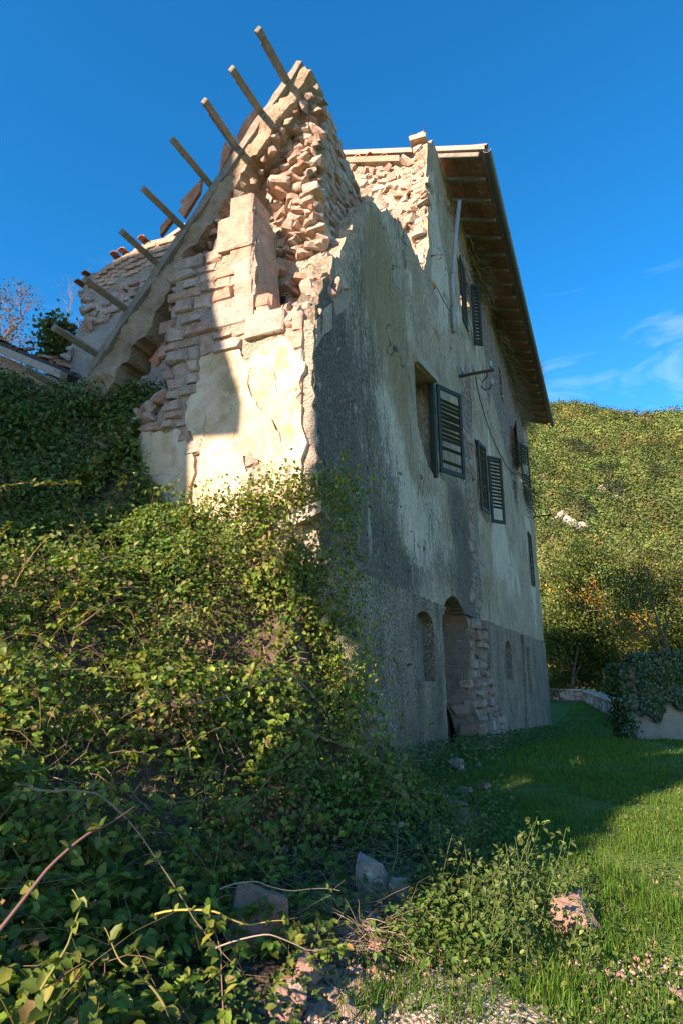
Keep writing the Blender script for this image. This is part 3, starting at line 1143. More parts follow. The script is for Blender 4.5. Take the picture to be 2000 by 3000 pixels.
# bare rubble pier right of the recess
pier_poly = [(6.66, 2.40), (8.36, 2.40), (8.45, 1.4), (9.15, .5), (9.4, -1.2), (6.75, -1.0), (6.70, .5), (6.62, 1.5)]
M['dark_mortar'] = mat_mortar('dirty_mortar', (.33, .27, .21), (.17, .135, .10))
def bulge(b):
    return -.24 * float(np.clip((1.5 - b) / 1.9, 0, 1)) ** 1.3


pier = sheet('stone_pier', pier_poly, [], .12, lambda a, b, w: (a, w + .03 + bulge(b) + .05 * math.sin(a * 7 + b * 5), b), .5, M['dark_mortar'], HOUSE, rough_bump, jag=.02)


def in1(p, poly):
    return bool(in_poly(np.array([p]), poly)[0])


def courses(parent, meshes, poly, avoid, hr, wr, place, gap=.012, name='stone', depth=.22, hit=None, jz=.01, amin=None):
    """coursed stones filling poly; place(a, b, proud) -> (x, y, z); returns count"""
    P = np.array(poly)
    a0, b0 = P.min(0)
    a1, b1 = P.max(0)
    b = b0
    n = 0
    while b < b1:
        h = random.uniform(*hr)
        a = a0 - random.uniform(0, wr[1])
        while a < a1:
            w = random.uniform(*wr) * (.8 + .4 * random.random())
            w0 = w
            al = a
            if amin is not None and a < amin < a + w:
                al, w = amin, a + w - amin
            c = (al + w / 2, b + h / 2)
            if w < .06:
                a += w0
                continue
            if in1(c, poly) and not any(in1(c, q) for q in avoid):
                hh = h * random.uniform(.82, 1.0)
                put(meshes, name, parent, place(c[0], c[1] + random.gauss(0, jz), random.gauss(0, .012)), (w - gap, depth, hh - gap) if hit is None else hit(w - gap, depth, hh - gap),
                    (random.gauss(0, .03), random.gauss(0, .03), random.gauss(0, .03)))
                n += 1
            a += w0
        b += h
    return n


courses(pier, DARKS, pier_poly, [], (.10, .22), (.14, .36), lambda a, b, p: (a, .07 + p * 2.5 + bulge(b) + .05 * math.sin(a * 7 + b * 5), b), depth=.22)
# jamb stones facing the recess, big ones low down
for i in range(13):
    z = -.35 + i * .215
    put(DARKS, 'stone', pier, (6.74 + random.gauss(0, .03), .25 + bulge(z), z), (.16, .38, .2), (random.gauss(0, .05), random.gauss(0, .05), random.gauss(0, .06)))
for z, w in ((.10, .62), (.36, .52), (-.15, .7)):
    put(DARKS[:8], 'stone', pier, (6.78 - w * .12, .16 + bulge(z), z), (w * .6, .45, .24), (0, .03, .05))
for i in range(8):
    put(BRICKS, 'brick', plinth1, (4.58 + random.gauss(0, .015), .10, .1 + i * .17), (.11, .26, .13), (random.gauss(0, .05), random.gauss(0, .05), 0))

# bare stones where the render has come off the long wall (those big enough to pick apart)
cnt = 0
for k in range(1400):
    a = random.uniform(5.9, 10.5)
    b = random.uniform(2.5, 12.3)
    if any(in1((a, b), [(w[0][0] - .15, w[0][1] + .2), (w[1][0] + .15, w[1][1] + .2), (w[2][0] + .15, w[2][1] - .2), (w[-1][0] - .15, w[-1][1] - .2)]) for w in (win2, win3)):
        continue
    if blob(a, b, BARE) + .35 * fbm((a, 2, b), 1.4, 3) > .52 and cnt < 190:
        s = random.uniform(.10, .24)
        put(DARKS, 'stone', side, (a, .045 + lean(a, b), b), (s * random.uniform(1, 1.7), .12, s * random.uniform(.55, .9)), (0, random.gauss(0, .12), 0))
        cnt += 1

# ---------------- gable wall facing the sun
GU = .0
gable_outline = [(0, -.4), (0, 4.72), (.04, 4.86), (.25, 4.95), (.45, 4.92), (.70, 5.15), (.74, 6.45), (1.0, 6.50), (1.05, 6.22), (1.25, 6.20), (1.3, 6.02), (1.78, 6.08), (1.76, 5.7), (1.72, 5.3), (1.80, 4.9), (1.66, 4.5), (1.95, 4.0), (2.10, 3.5), (2.12, -.4)]


def gable_map(off=0.0):
    # the foot of the wall follows the swelling of the long wall at the corner
    return lambda a, b, w: (w + off, a + lean(0, b) * max(0, 1 - a / 1.2), b)


sheet('gable_core', [(max(a, .14), b) for a, b in gable_outline], [], .14, gable_map(.06), .48, M['mortar'], HOUSE, jag=.02)
gable = sheet('gable_wall', gable_outline, [], .09, gable_map(.012), .045, M['mortar'], HOUSE, lambda a, b: .022 * fbm((1, a, b), 3, 3) + .012 * fbm((4, a, b), 9, 2), jag=.02)


def GP(l):
    return [gab(x, y) for x, y in l]


def crack(px, w0):
    pts = [np.array(gab(x, y)) for x, y in px]
    lft, rgt = [], []
    n = len(pts)
    for i, p in enumerate(pts):
        a = pts[max(0, i - 1)]
        b = pts[min(n - 1, i + 1)]
        t = (b - a) / np.linalg.norm(b - a)
        q = np.array([-t[1], t[0]])
        w = w0 * (1 - .8 * abs(2 * i / (n - 1) - 1) ** 2) * random.uniform(.75, 1.25) * .5
        lft.append(p + q * w)
        rgt.append(p - q * w)
    return [tuple(p) for p in lft + rgt[::-1]]


plaster_px = [(592, 1046), (650, 1028), (700, 1018), (722, 1060), (738, 1062), (756, 1030), (790, 1002), (846, 989), (876, 1050), (898, 1067), (895, 1090), (880, 1125), (869, 1169), (884, 1189), (880, 1229), (889, 1279), (875, 1350), (873, 1395), (864, 1430),
              (862, 1600), (600, 1750), (556, 1700), (554, 1502), (572, 1479), (570, 1430), (585, 1386), (590, 1341), (579, 1305), (570, 1287), (563, 1265), (547, 1247), (545, 1212), (565, 1154), (578, 1127)]
hole_px = [(712, 1336), (730, 1342), (762, 1352), (788, 1382), (785, 1405), (770, 1440), (745, 1462), (728, 1462), (724, 1420), (718, 1380)]
old_px = [(520, 1255), (470, 1262), (420, 1268), (412, 1320), (424, 1400), (436, 1480), (440, 1700), (540, 1700), (548, 1510), (562, 1475), (560, 1430), (574, 1386), (572, 1345), (566, 1310), (545, 1285), (530, 1265)]
cracks = [crack([(744, 1064), (732, 1100), (730, 1127), (741, 1162), (770, 1203), (802, 1238), (820, 1272), (822, 1305)], .020),
          crack([(708, 1316), (713, 1332)], .012),
          crack([(805, 1085), (814, 1120), (818, 1170)], .007),
          crack([(603, 1200), (608, 1222), (601, 1252), (604, 1285)], .010),
          crack([(684, 1232), (690, 1262), (686, 1285), (700, 1325)], .006)]
plaster_g = GP(plaster_px)
hole_g = GP(hole_px)
old_g = GP(old_px)
cracks = [c for c in cracks if all(in1(q, plaster_g) and not in1(q, hole_g) for q in c)]
sheet('plaster', plaster_g, [hole_g] + cracks, .07, gable_map(-.022), .07, M['gable'], gable, lambda a, b: .012 * fbm((2, a, b), 2.2, 3) + .006 * fbm((2, a, b), 9, 2), jag=.017)
sheet('plaster', old_g, [], .07, gable_map(-.016), .07, M['gable'], gable, lambda a, b: .012 * fbm((3, a, b), 2.2, 3), jag=.02)

# dressed blocks of the broken pier and the corner: (px corners) -> blocks
named = []


def dressed(x0, y0, x1, y1, dep=.42, tilt=0.0, proud=-.02, meshes=NEAT):
    ua, za = gab(x0, y0)
    ub, zb = gab(x1, y1)
    cu, cz = max((ua + ub) / 2, abs(ua - ub) / 2 + .10), (za + zb) / 2
    put(meshes, 'stone_block', gable, (proud + dep / 2, cu, cz), (dep, abs(ua - ub) - .012, abs(za - zb) - .014), (tilt, random.gauss(0, .015), random.gauss(0, .02)))
    named.append([(min(ua, ub) - .01, min(za, zb) - .01), (max(ua, ub) + .01, min(za, zb) - .01), (max(ua, ub) + .01, max(za, zb) + .01), (min(ua, ub) - .01, max(za, zb) + .01)])


dressed(677, 584, 742, 642, .40)
dressed(642, 652, 742, 718, .46, proud=-.05)
dressed(676, 724, 741, 772, .42)
dressed(674, 776, 740, 822, .46)
dressed(688, 826, 740, 884, .40)
dressed(622, 888, 742, 938, .36)
dressed(722, 930, 834, 974, .34, proud=-.05)
dressed(748, 866, 794, 896, .25, meshes=BLOCKS)
dressed(750, 899, 796, 930, .25, meshes=BLOCKS)
dressed(836, 928, 868, 956, .2, meshes=BLOCKS)
dressed(873, 912, 904, 965, .36, proud=-.03)
dressed(844, 974, 896, 1020, .34)
dressed(872, 1024, 903, 1062, .3)
for y0, y1, x0 in ((1066, 1108, 894), (1112, 1172, 886), (1176, 1228, 888), (1232, 1290, 884), (1294, 1350, 884), (1354, 1404, 882), (1408, 1470, 878)):
    dressed(x0, y0, 918 + (y0 - 1070) * .03, y1, .34, proud=-.02, meshes=NEAT)
courses(gable, BLOCKS, [(a, b) for a, b in gable_outline if b > -.3] + [(2.12, 2.0), (0, 2.0)], [plaster_g, old_g] + named, (.095, .19), (.14, .36),
        lambda a, b, p: (.085 + p, a, b), depth=.22, hit=lambda w, d_, h: (d_, w, h), amin=.10)
courses(gable, BLOCKS, hole_g, [], (.14, .2), (.14, .2), lambda a, b, p: (.085 + p, a, b), hit=lambda w, d_, h: (d_, w, h))
# toothed stones along the torn left edge
for z in np.arange(3.3, 6.0, .15):
    u = float(np.interp(z, [3.3, 4.0, 4.5, 4.9, 5.3, 5.7, 6.1], [2.08, 2.0, 1.72, 1.84, 1.78, 1.82, 1.84]))
    s = random.uniform(.12, .30)
    put(BLOCKS if random.random() < .6 else ROCKS, 'stone', gable, (.18 + random.gauss(0, .05), u + random.uniform(-.05, .10), z), (.3, s, .15), (random.gauss(0, .08), random.gauss(0, .08), random.gauss(0, .1)))
for k in range(16):
    put(ROCKS, 'stone', gable, (random.uniform(.0, .3), random.uniform(1.95, 2.45), random.uniform(3.5, 4.4)), (random.uniform(.14, .3),) * 3, tuple(rng.uniform(0, 3, 3)))

# ---------------- inner core of the corner, rising to the peak
core = empty('inner_core', (0, 0, 0))
core.parent = HOUSE


def core_top(v):
    return float(np.interp(v, [.3, .6, 1.0, 1.6, 2.2, 2.8, 4.6], [8.32, 8.45, 8.35, 8.20, 8.05, 7.7, 7.6]))


core_outline = [(.85, 5.2), (.72, 5.9), (.58, 6.6), (.46, 7.4), (.46, 8.0), (.46, 8.38), (.6, 8.45), (1.0, 8.35), (1.6, 8.2), (2.2, 8.02), (2.8, 7.7), (4.7, 7.6), (4.7, 6.6), (3.4, 6.6), (3.4, 5.2)]
core_face = sheet('core_masonry', core_outline, [], .09, lambda a, b, w: (a, .27 + w, b), .46, M['mortar'], HOUSE, lambda a, b: .045 * fbm((a, 1, b), 2.5, 3) + .02 * fbm((a, 5, b), 9, 2) - .012, jag=.03)
bpy.data.objects.remove(core)
courses(core_face, BLOCKS, [(v + .02, z) for v, z in core_outline if v < 3], [], (.07, .15), (.12, .34), lambda a, b, p: (a, .31 + p * 1.4, b), depth=.16, jz=.02)
# broken end of the core, lit by the sun
for z in np.arange(5.8, 8.5, .078):
    left = float(np.interp(z, [5.9, 6.6, 7.3, 8.0, 8.5], [.86, .84, .76, .70, .66]))
    vv = float(np.interp(z, [5.9, 6.6, 7.4, 8.45], [.73, .57, .45, .47]))
    for u in np.arange(.26, left, .10):
        s = random.uniform(.08, .17)
        put(ROCKS if random.random() < .6 else BLOCKS, 'stone', core_face, (vv + random.gauss(0, .04) + .03 * math.sin(z * 9 + u * 7), u + random.gauss(0, .03), z + random.gauss(0, .02)), (s * 1.3, s * random.uniform(1, 1.7), s * random.uniform(.45, .75)),
            (random.gauss(0, .2), random.gauss(0, .2), random.gauss(0, .4)))
# ragged top of the core
for v in np.arange(.45, 4.6, .13):
    s = random.uniform(.12, .22)
    put(ROCKS, 'stone', core_face, (v, .32 + random.uniform(-.05, .3), core_top(v) + random.uniform(-.05, .06)), (s, s, s * .8), tuple(rng.uniform(0, 3, 3)))

# rubble filling the breach between pier, corner and core
fill = sheet('breach_mortar', [(-.02, .05), (.75, .05), (.78, .75), (-.02, .9)], [], .07,
             lambda a, b, w: (b, a, 4.80 + 1.05 * b + .5 * max(0, .35 - a) * b + .05 * fbm((a, b, 1), 4, 3) - w), .3, M['mortar'], HOUSE, lambda a, b: .05 * fbm((a, b, 3), 6, 2), jag=.02)
for k in range(150):
    a = random.uniform(-.02, .76)
    b = random.uniform(.02, .85)
    s = random.uniform(.05, .15) if k > 22 else random.uniform(.14, .22)
    put(ROCKS, 'stone', fill, (b, a, 4.84 + 1.05 * b + .5 * max(0, .35 - a) * b + random.uniform(-.02, .05)), (s, s * random.uniform(.7, 1.2), s * random.uniform(.5, .8)), tuple(rng.uniform(0, 3, 3)))
# stones along the torn top of the long wall's outer leaf
edge = [(.0, 4.95), (.12, 5.1), (.22, 5.45), (.38, 5.55), (.5, 5.95), (.70, 6.05), (.85, 6.45), (1.0, 6.6), (1.25, 7.02), (1.45, 7.4), (1.75, 7.68), (2.1, 7.8), (2.4, 8.12), (3.05, 8.4), (3.75, 8.32), (4.25, 8.3), (4.45, 8.45)]
for i in range(len(edge) - 1):
    a, b = np.array(edge[i]), np.array(edge[i + 1])
    for t in np.arange(0, 1, .11 / max(.12, np.linalg.norm(b - a))):
        p = a + (b - a) * t
        s = random.uniform(.10, .22)
        put(ROCKS, 'stone', side, (p[0] + .04, random.uniform(.06, .24), p[1] + random.uniform(-.03, .05)), (s, s, s * .75), tuple(rng.uniform(0, 3, 3)))

# ---------------- cross wall: the torn section of the part still standing
cross_outline = [(.02, 7.4), (.02, 11.6), (.12, 11.85), (.3, 11.62), (.42, 11.40), (.8, 11.62), (1.4, 11.86), (2.4, 12.2), (3.6, 12.6), (3.6, 7.4)]
cross = sheet('cross_wall', cross_outline, [], .12, lambda a, b, w: (4.98 + w + .12 * math.sin(b * 2.3) - .05 * a, a, b), .4, M['mortar'], HOUSE, lambda a, b: .07 * fbm((8, a, b), 2.5, 3) + .03 * fbm((8, a, b), 9, 2), jag=.03)
for k in range(260):
    a = random.uniform(.03, 2.1)
    b = random.uniform(8.3, 11.5 + .33 * max(0, a - .4))
    s = random.uniform(.09, .24)
    put(ROCKS, 'stone', cross, (5.0 + .12 * math.sin(b * 2.3) - .05 * a + random.gauss(0, .035), a, b), (s, s * random.uniform(1, 1.5), s * random.uniform(.5, .9)), (random.gauss(0, .4), random.gauss(0, .4), random.gauss(0, .6)))
for z in np.arange(8.5, 11.9, .11):
    v = float(np.interp(z, [8.45, 8.85, 9.2, 9.6, 10.1, 10.6, 11.2, 11.9], [4.5, 4.64, 4.84, 4.80, 4.94, 4.90, 5.0, 5.04]))
    s = random.uniform(.12, .22)
    put(BLOCKS if random.random() < .5 else ROCKS, 'stone', cross, (v + random.uniform(-.02, .06), random.uniform(.08, .2), z), (s, s * 1.2, .12), (random.gauss(0, .1), random.gauss(0, .1), random.gauss(0, .2)))
put(BRICKS, 'brick', cross, (5.02, .16, 11.90), (.28, .34, .12), (0, .1, .1))
put(ROCKS, 'stone', cross, (5.05, .14, 12.02), (.26, .3, .18), (0, 0, .4))
for (a, b, l) in ((.05, 12.02, .16), (.28, 12.0, .14)):
    bm = bmesh.new()
    bmesh.ops.create_cone(bm, cap_ends=True, segments=6, radius1=.009, radius2=.009, depth=l * 2)
    bm_obj('rebar', bm, M['iron'], cross, loc=(5.0, a, b + .05), rot=(.15 if a < .1 else -.25, .1, 0))

# ---------------- roof over the standing part, eave, gutter
E_V0, E_V1 = 6.1, 22.5
EU = -.98


def eave_z(u, dz=0.0):
    return 12.52 + .36 * u + dz if u < 0 else 12.52 + .36 * u + dz


bm = bmesh.new()
roof_poly = [(EU - .02, eave_z(EU, .10)), (3.9, eave_z(3.9, .10)), (3.9, eave_z(3.9, .24)), (EU - .02, eave_z(EU, .22))]
prism(bm, roof_poly, lambda a, b, d_: (d_, a, b), E_V0, E_V1)
roof = bm_obj('roof_slab', bm, M['pale_concrete'], HOUSE)
bm = bmesh.new()
prism(bm, [(3.9, eave_z(3.9, .12)), (9.2, eave_z(-1.4, .12)), (9.2, eave_z(-1.4, .24)), (3.9, eave_z(3.9, .24))], lambda a, b, d_: (d_, a, b), E_V0, E_V1)
bm_obj('roof_slab', bm, M['pale_concrete'], HOUSE)
bm = bmesh.new()
prism(bm, [(.55, eave_z(.55, -1.22)), (3.6, eave_z(3.6, -1.22)), (3.6, eave_z(3.6, -1.08)), (.55, eave_z(.55, -1.08))], lambda a, b, d_: (d_, a, b), 4.92, 6.1)
bm_obj('roof_slab', bm, M['brown_concrete'], HOUSE)


def coppo_mesh(name, L=.42, r=.085, t=.014, mat=None):
    bm = bmesh.new()
    ring = []
    for k, (x, rr_) in enumerate(((0, r), (L, r * .82))):
        for s in (rr_, rr_ - t):
            ring.append([bm.verts.new((x, s * math.cos(a), s * math.sin(a))) for a in np.linspace(0.05, math.pi - .05, 8)])
    o0, i0, o1, i1 = ring
    for i in range(7):
        bm.faces.new((o0[i], o0[i + 1], o1[i + 1], o1[i]))
        bm.faces.new((i0[i], i1[i], i1[i + 1], i0[i + 1]))
        bm.faces.new((o0[i], i0[i], i0[i + 1], o0[i + 1]))
        bm.faces.new((o1[i], o1[i + 1], i1[i + 1], i1[i]))
    bm.faces.new((o0[0], o1[0], i1[0], i0[0]))
    bm.faces.new((o0[-1], i0[-1], i1[-1], o1[-1]))
    bmesh.ops.recalc_face_normals(bm, faces=bm.faces)
    me = bpy.data.meshes.new(name)
    bm.to_mesh(me)
    bm.free()
    me.materials.append(mat)
    return me


COPPO = [coppo_mesh('roof_tile', .42, .085, .014, M['terracotta'])]
slope_e = math.atan(.36)
# tile ends over the gutter and along the torn verge
for v in np.arange(E_V0 + .1, E_V1, .19):
    put(COPPO, 'roof_tile', roof, (v, EU - .07, eave_z(EU, .235)), (1, 1, 1), (slope_e, 0, math.pi / 2)) if False else None
    o = put(COPPO, 'roof_tile', roof, (v, EU - .06, eave_z(EU, .20)), (1, 1, 1))
    o.rotation_euler = Matrix(((0, 1, 0), (math.cos(slope_e), 0, -math.sin(slope_e)), (math.sin(slope_e), 0, math.cos(slope_e)))).to_euler()
for u in np.arange(.5, 3.4, .3):
    put(COPPO, 'roof_tile', roof, (4.9 + random.uniform(-.05, .08), u + .4, eave_z(u + .4, -1.08)), (1, 1, 1), (0, random.gauss(0, .05), random.gauss(0, .12)))

eave = empty('eave')
eave.parent = HOUSE
bm = bmesh.new()
box(bm, (0, -.92, -.055), (.09, .06, .055), .012)
jm = bpy.data.meshes.new('joist')
bm.to_mesh(jm)
bm.free()
jm.materials.append(M['purlin'])
js = np.linspace(E_V0 + .05, E_V1 - .15, 24)
joist_rot = (slope_e, 0, 0)
for v in js:
    obj('joist', jm, eave, loc=(v, 0, eave_z(0, .03)), rot=joist_rot)
pitch_v = js[1] - js[0]
bm = bmesh.new()
box(bm, (0, -.315, -.014), (pitch_v - .012, -.005, .014), .004)
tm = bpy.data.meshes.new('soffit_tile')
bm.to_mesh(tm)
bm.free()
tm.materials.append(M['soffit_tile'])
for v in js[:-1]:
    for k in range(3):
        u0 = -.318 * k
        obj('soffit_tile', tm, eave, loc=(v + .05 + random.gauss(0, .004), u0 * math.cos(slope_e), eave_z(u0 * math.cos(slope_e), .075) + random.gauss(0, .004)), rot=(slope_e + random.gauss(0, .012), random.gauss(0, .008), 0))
# gutter
g_u, g_z = EU - .075, eave_z(EU, .05)
bm = bmesh.new()
prof = [(g_u + .085 * math.cos(t), g_z + .085 * math.sin(t)) for t in np.linspace(math.pi, 2 * math.pi, 10)]
prof2 = [(g_u + .079 * math.cos(t), g_z + .079 * math.sin(t)) for t in np.linspace(2 * math.pi, math.pi, 10)]
prism(bm, prof + prof2, lambda a, b, d_: (d_, a, b), E_V0 - .02, E_V1 + .12)
gutter = bm_obj('gutter', bm, M['zinc'], HOUSE)
for v in np.arange(E_V0 + 1.2, E_V1, 1.55):
    bm = bmesh.new()
    p1 = [(g_u + .092 * math.cos(t), g_z + .092 * math.sin(t)) for t in np.linspace(math.pi, 2 * math.pi, 10)]
    p2 = [(g_u + .086 * math.cos(t), g_z + .086 * math.sin(t)) for t in np.linspace(2 * math.pi, math.pi, 10)]
    prism(bm, p1 + p2, lambda a, b, d_: (d_, a, b), v, v + .05)
    bm_obj('gutter_band', bm, M['zinc'], gutter)

# unseen sides that close the house
bm = bmesh.new()
box(bm, (V_END - .3, .25, -2), (V_END - .002, 10.6, 11.9))  # runs on past the rear wall, lengthened to throw shade on the boundary wall
bm_obj('extended_end_wall', bm, M['pinkplaster'], HOUSE)
bm = bmesh.new()
box(bm, (5.4, 8.0, -1), (V_END - .3, 8.4, 11.9))
bm_obj('rear_wall', bm, M['pinkplaster'], HOUSE)
for z in (3.6, 8.0):
    bm = bmesh.new()
    box(bm, (5.0, .26, z), (V_END - .31, 7.98, z + .2))
    bm_obj('floor_slab', bm, M['pinkplaster'], HOUSE)
# room wall seen through the first window, and its brown ceiling
bm = bmesh.new()
box(bm, (4.84, .03, 4.2), (4.98, 2.2, 6.5))
bm_obj('room_wall', bm, M['pinkplaster'], HOUSE)
bm = bmesh.new()
box(bm, (3.3, .27, 6.42), (5.3, 2.2, 6.58))
bm_obj('room_ceiling', bm, M['darkwood'], HOUSE)
bm = bmesh.new()
box(bm, (2.9, 1.9, 4.2), (4.83, 2.1, 6.41))
bm_obj('room_wall', bm, M['pinkplaster'], HOUSE)

# ---------------- windows and shutters
FRAME = M['green']


def shutter(v0, u0, v1, u1, z0, z1, slats=16, missing=(), drop=0.0, th=.035):
    L = math.hypot(v1 - v0, u1 - u0)
    ang = math.atan2(u1 - u0, v1 - v0)
    h = z1 - z0
    bm = bmesh.new()
    st = .07
    box(bm, (0, -th / 2, 0), (st, th / 2, h), .004)
    box(bm, (L - st, -th / 2, 0), (L, th / 2, h), .004)
    for za, zb in ((0, .09), (h - .08, h)):
        box(bm, (st, -th / 2 + .002, za), (L - st, th / 2 - .002, zb), .003)
    s = bm_obj('shutter', bm, FRAME, HOUSE, loc=(v0, u0, z0), rot=(0, drop, ang))
    bm = bmesh.new()
    box(bm, (st - .01, -.006, -.028), (L - st + .01, .006, .028), .002)
    sl = bpy.data.meshes.new('slat')
    bm.to_mesh(sl)
    bm.free()
    sl.materials.append(FRAME)
    for k in range(slats):
        if k in missing:
            continue
        z = .09 + (h - .17) * (k + .5) / slats
        obj('slat', sl, s, loc=(0, 0, z), rot=(.75 + random.gauss(0, .05), random.gauss(0, .012), 0))
    return s


shutter(4.80, -.05, 5.42, -.34, 4.70, 6.34, 18, missing=(0, 2, 3, 5, 16, 17))
shutter(8.50, -.06, 9.08, -.14, 4.92, 6.60, 17)
shutter(9.80, -.06, 10.16, -.34, 4.90, 6.64, 17, missing=(0, 1, 2))
shutter(7.66, -.05, 8.26, -.03, 9.28, 11.02, 16)
shutter(8.90, -.05, 9.05, -.24, 9.28, 11.02, 16)
shutter(16.15, -.05, 15.5, -.20, 8.2, 9.8, 14)
shutter(17.75, -.05, 18.4, -.26, 8.2, 9.8, 14, missing=(3, 4, 5, 6))
shutter(18.2, -.05, 18.98, -.06, 4.4, 6.4, 16)


def window_frame(v0, v1, z0, z1, dep=.30, mid=True, pane=False):
    bm = bmesh.new()
    t = .055
    box(bm, (v0, dep, z0), (v0 + t, dep + .06, z1))
    box(bm, (v1 - t, dep, z0), (v1, dep + .06, z1))
    box(bm, (v0 + t, dep + .002, z1 - t), (v1 - t, dep + .058, z1))
    box(bm, (v0 + t, dep + .002, z0), (v1 - t, dep + .058, z0 + t))
    if mid:
        box(bm, ((v0 + v1) / 2 - .03, dep + .004, z0 + t), ((v0 + v1) / 2 + .03, dep + .056, z1 - t))
    return bm_obj('window_frame', bm, FRAME, HOUSE)


# first window keeps only the right jamb post and the tilted lintel board
bm = bmesh.new()
box(bm, (4.66, -.02, 4.58), (4.78, .07, 6.30), .006)
bm_obj('window_frame', bm, FRAME, HOUSE)
bm = bmesh.new()
prism(bm, [(3.60, 6.17), (4.84, 6.375), (4.86, 6.47), (3.56, 6.30)], lambda a, b, d_: (a, d_, b), -.075, .10)
bm_obj('lintel', bm, M['greywood'], HOUSE)
window_frame(8.52, 9.80, 4.96, 6.64)
window_frame(7.68, 8.90, 9.30, 11.03)
window_frame(16.22, 17.68, 8.22, 9.83)
bm = bmesh.new()
box(bm, (13.42, .2, 9.92), (13.98, .26, 10.98))
bm_obj('window_board', bm, M['darkwood'], HOUSE)

# ------------------------------------------------------------------ sloping concrete gable beam with its purlins
BEAM_V = .12
bA = np.array(gab(196, 1172, BEAM_V))
bB = np.array(gab(872, 182, BEAM_V))
bt = (bB - bA) / np.linalg.norm(bB - bA)
bn = np.array([bt[1], -bt[0]])           # pointing down-right, below the beam
if bn[1] > 0:
    bn = -bn
BL = float(np.linalg.norm(bB - bA))
beam = empty('collapsed_gable_beam', tuple(to_world(BEAM_V, *bA)), math.pi / 2 - A)
tag(beam, 'long sloping concrete gable beam with eight purlin stubs jutting out', 'concrete beam')


def bl(s, dn, v=0.0):
    """local point: s along the beam, dn below its upper edge, v into the house"""
    p = bt * s + bn * dn
    return (v, float(p[0]), float(p[1]))


# the face: strip on top, rough broken band below
top_strip = [(0, 0), (BL, 0), (BL, .10), (0, .10)]
bm = bmesh.new()
prism(bm, top_strip, lambda a, b, d_: bl(a, b, d_), -.03, .42)
bmesh.ops.subdivide_edges(bm, edges=[e for e in bm.edges if e.calc_length() > 1], cuts=40)
for v_ in bm.verts:
    v_.co += Vector(rng.normal(0, .005, 3))
bm_obj('top_strip', bm, M['purlin'], beam)
low = [(s, (.36 if s < 2 else .29) + .12 * math.exp(-((s - .9) / .7) ** 2) + .05 * math.sin(s * 5) + random.gauss(0, .03)) for s in np.arange(BL - .02, -.01, -.16)]
band = sheet('broken_face', [(0, .095), (BL, .095)] + low, [], .05, lambda a, b, w: bl(a, b, w), .36, M['brown_concrete'], beam,
             lambda a, b: .055 * fbm((a, b, 2), 3.0, 4) + .022 * fbm((a, b, 5), 11, 3) + .05 * max(0, b - .2) + .02 * (abs(a - 1.15 - .4 * b) < .02), jag=.012)
for s in np.arange(1.9, BL, .13):
    put(ROCKS, 'lump', band, bl(s, .34 + .12 * math.exp(-((s - .9) / .7) ** 2) + random.uniform(-.03, .05), random.uniform(.02, .2)), (random.uniform(.06, .14),) * 3, tuple(rng.uniform(0, 3, 3)))
# purlins
bm = bmesh.new()
prism(bm, [(.35, -.065), (-.66, -.065), (-.675, -.03), (-.665, .012), (-.60, .018), (-.565, -.004), (-.53, .006), (-.505, .05), (-.46, .05), (.35, .05)], lambda a, b, d_: (a, d_, b), -.042, .042)
pm = bpy.data.meshes.new('purlin')
bmesh.ops.bevel(bm, geom=[e for e in bm.edges], offset=.006, segments=1, affect='EDGES')
bm.to_mesh(pm)
bm.free()
pm.materials.append(M['purlin'])
roll = math.atan2(-bt[0], bt[1])
for (x, y) in ((838, 232), (765, 326), (692, 430), (612, 534), (532, 660), (457, 768), (366, 902), (280, 1034), (203, 1150)):
    p = np.array(gab(x, y, BEAM_V - .03)) - bA
    obj('purlin', pm, beam, loc=(0, float(p[0] + bn[0] * -.01), float(p[1] + bn[1] * -.01)), rot=(-.75 + random.gauss(0, .06), random.gauss(0, .02), random.gauss(0, .02)), scale=(random.uniform(.93, 1.05), .86, .86))
# masonry packed under the beam, behind the pier
sheet('packing_masonry', [(.55, 5.9), (1.8, 5.6), (1.8, 6.05), (1.3, 6.65), (1.0, 7.05), (.62, 7.6), (.5, 7.6)], [], .1, lambda a, b, w: (.66 + w, a, b), .3, M['mortar'], HOUSE, lambda a, b: .08 * fbm((6, a, b), 4, 3), jag=.02)
# terracotta slabs showing above the beam
for pxs, v in (([(743, 320), (756, 332), (700, 424), (682, 389), (706, 352)], .5), ([(660, 412), (684, 440), (640, 500), (648, 440)], .55), ([(527, 590), (604, 540), (598, 575), (542, 640), (521, 617), (538, 603)], .5), ([(470, 662), (500, 640), (515, 650), (470, 690)], .6)):
    bm = bmesh.new()
    pl_ = [(gab(x, y, v)[0] - bA[0], gab(x, y, v)[1] - bA[1]) for x, y in pxs]
    prism(bm, pl_, lambda a, b, d_: (d_ - BEAM_V + .25 * (a - pl_[0][0]), a, b), v, v + .05)
    bm_obj('tile_slab', bm, M['orange_tile'], beam)
# roof tiles caught below the beam
for (x, y, ln) in ((405, 1060, 1.2), (432, 1040, 1.25), (470, 985, 1.0), (455, 1070, .8)):
    u, z = gab(x, y, .45)
    p = np.array([u, z]) - bA
    o = put(COPPO, 'roof_tile', beam, (.33, float(p[0]), float(p[1])), (ln, 1.1, 1.1))
    X = Vector((0, float(bt[0]), float(bt[1])))
    Z = Vector((-1, 0, .25)).normalized()
    Y = Z.cross(X).normalized()
    Z = X.cross(Y)
    o.rotation_euler = Matrix((X, Y, Z)).transposed().to_euler()
# dark cavity behind: inner wall
bm = bmesh.new()
box(bm, (1.5, 1.6, 2.5), (1.7, 4.2, 6.4))
bm_obj('inner_wall', bm, M['mortar'], HOUSE)

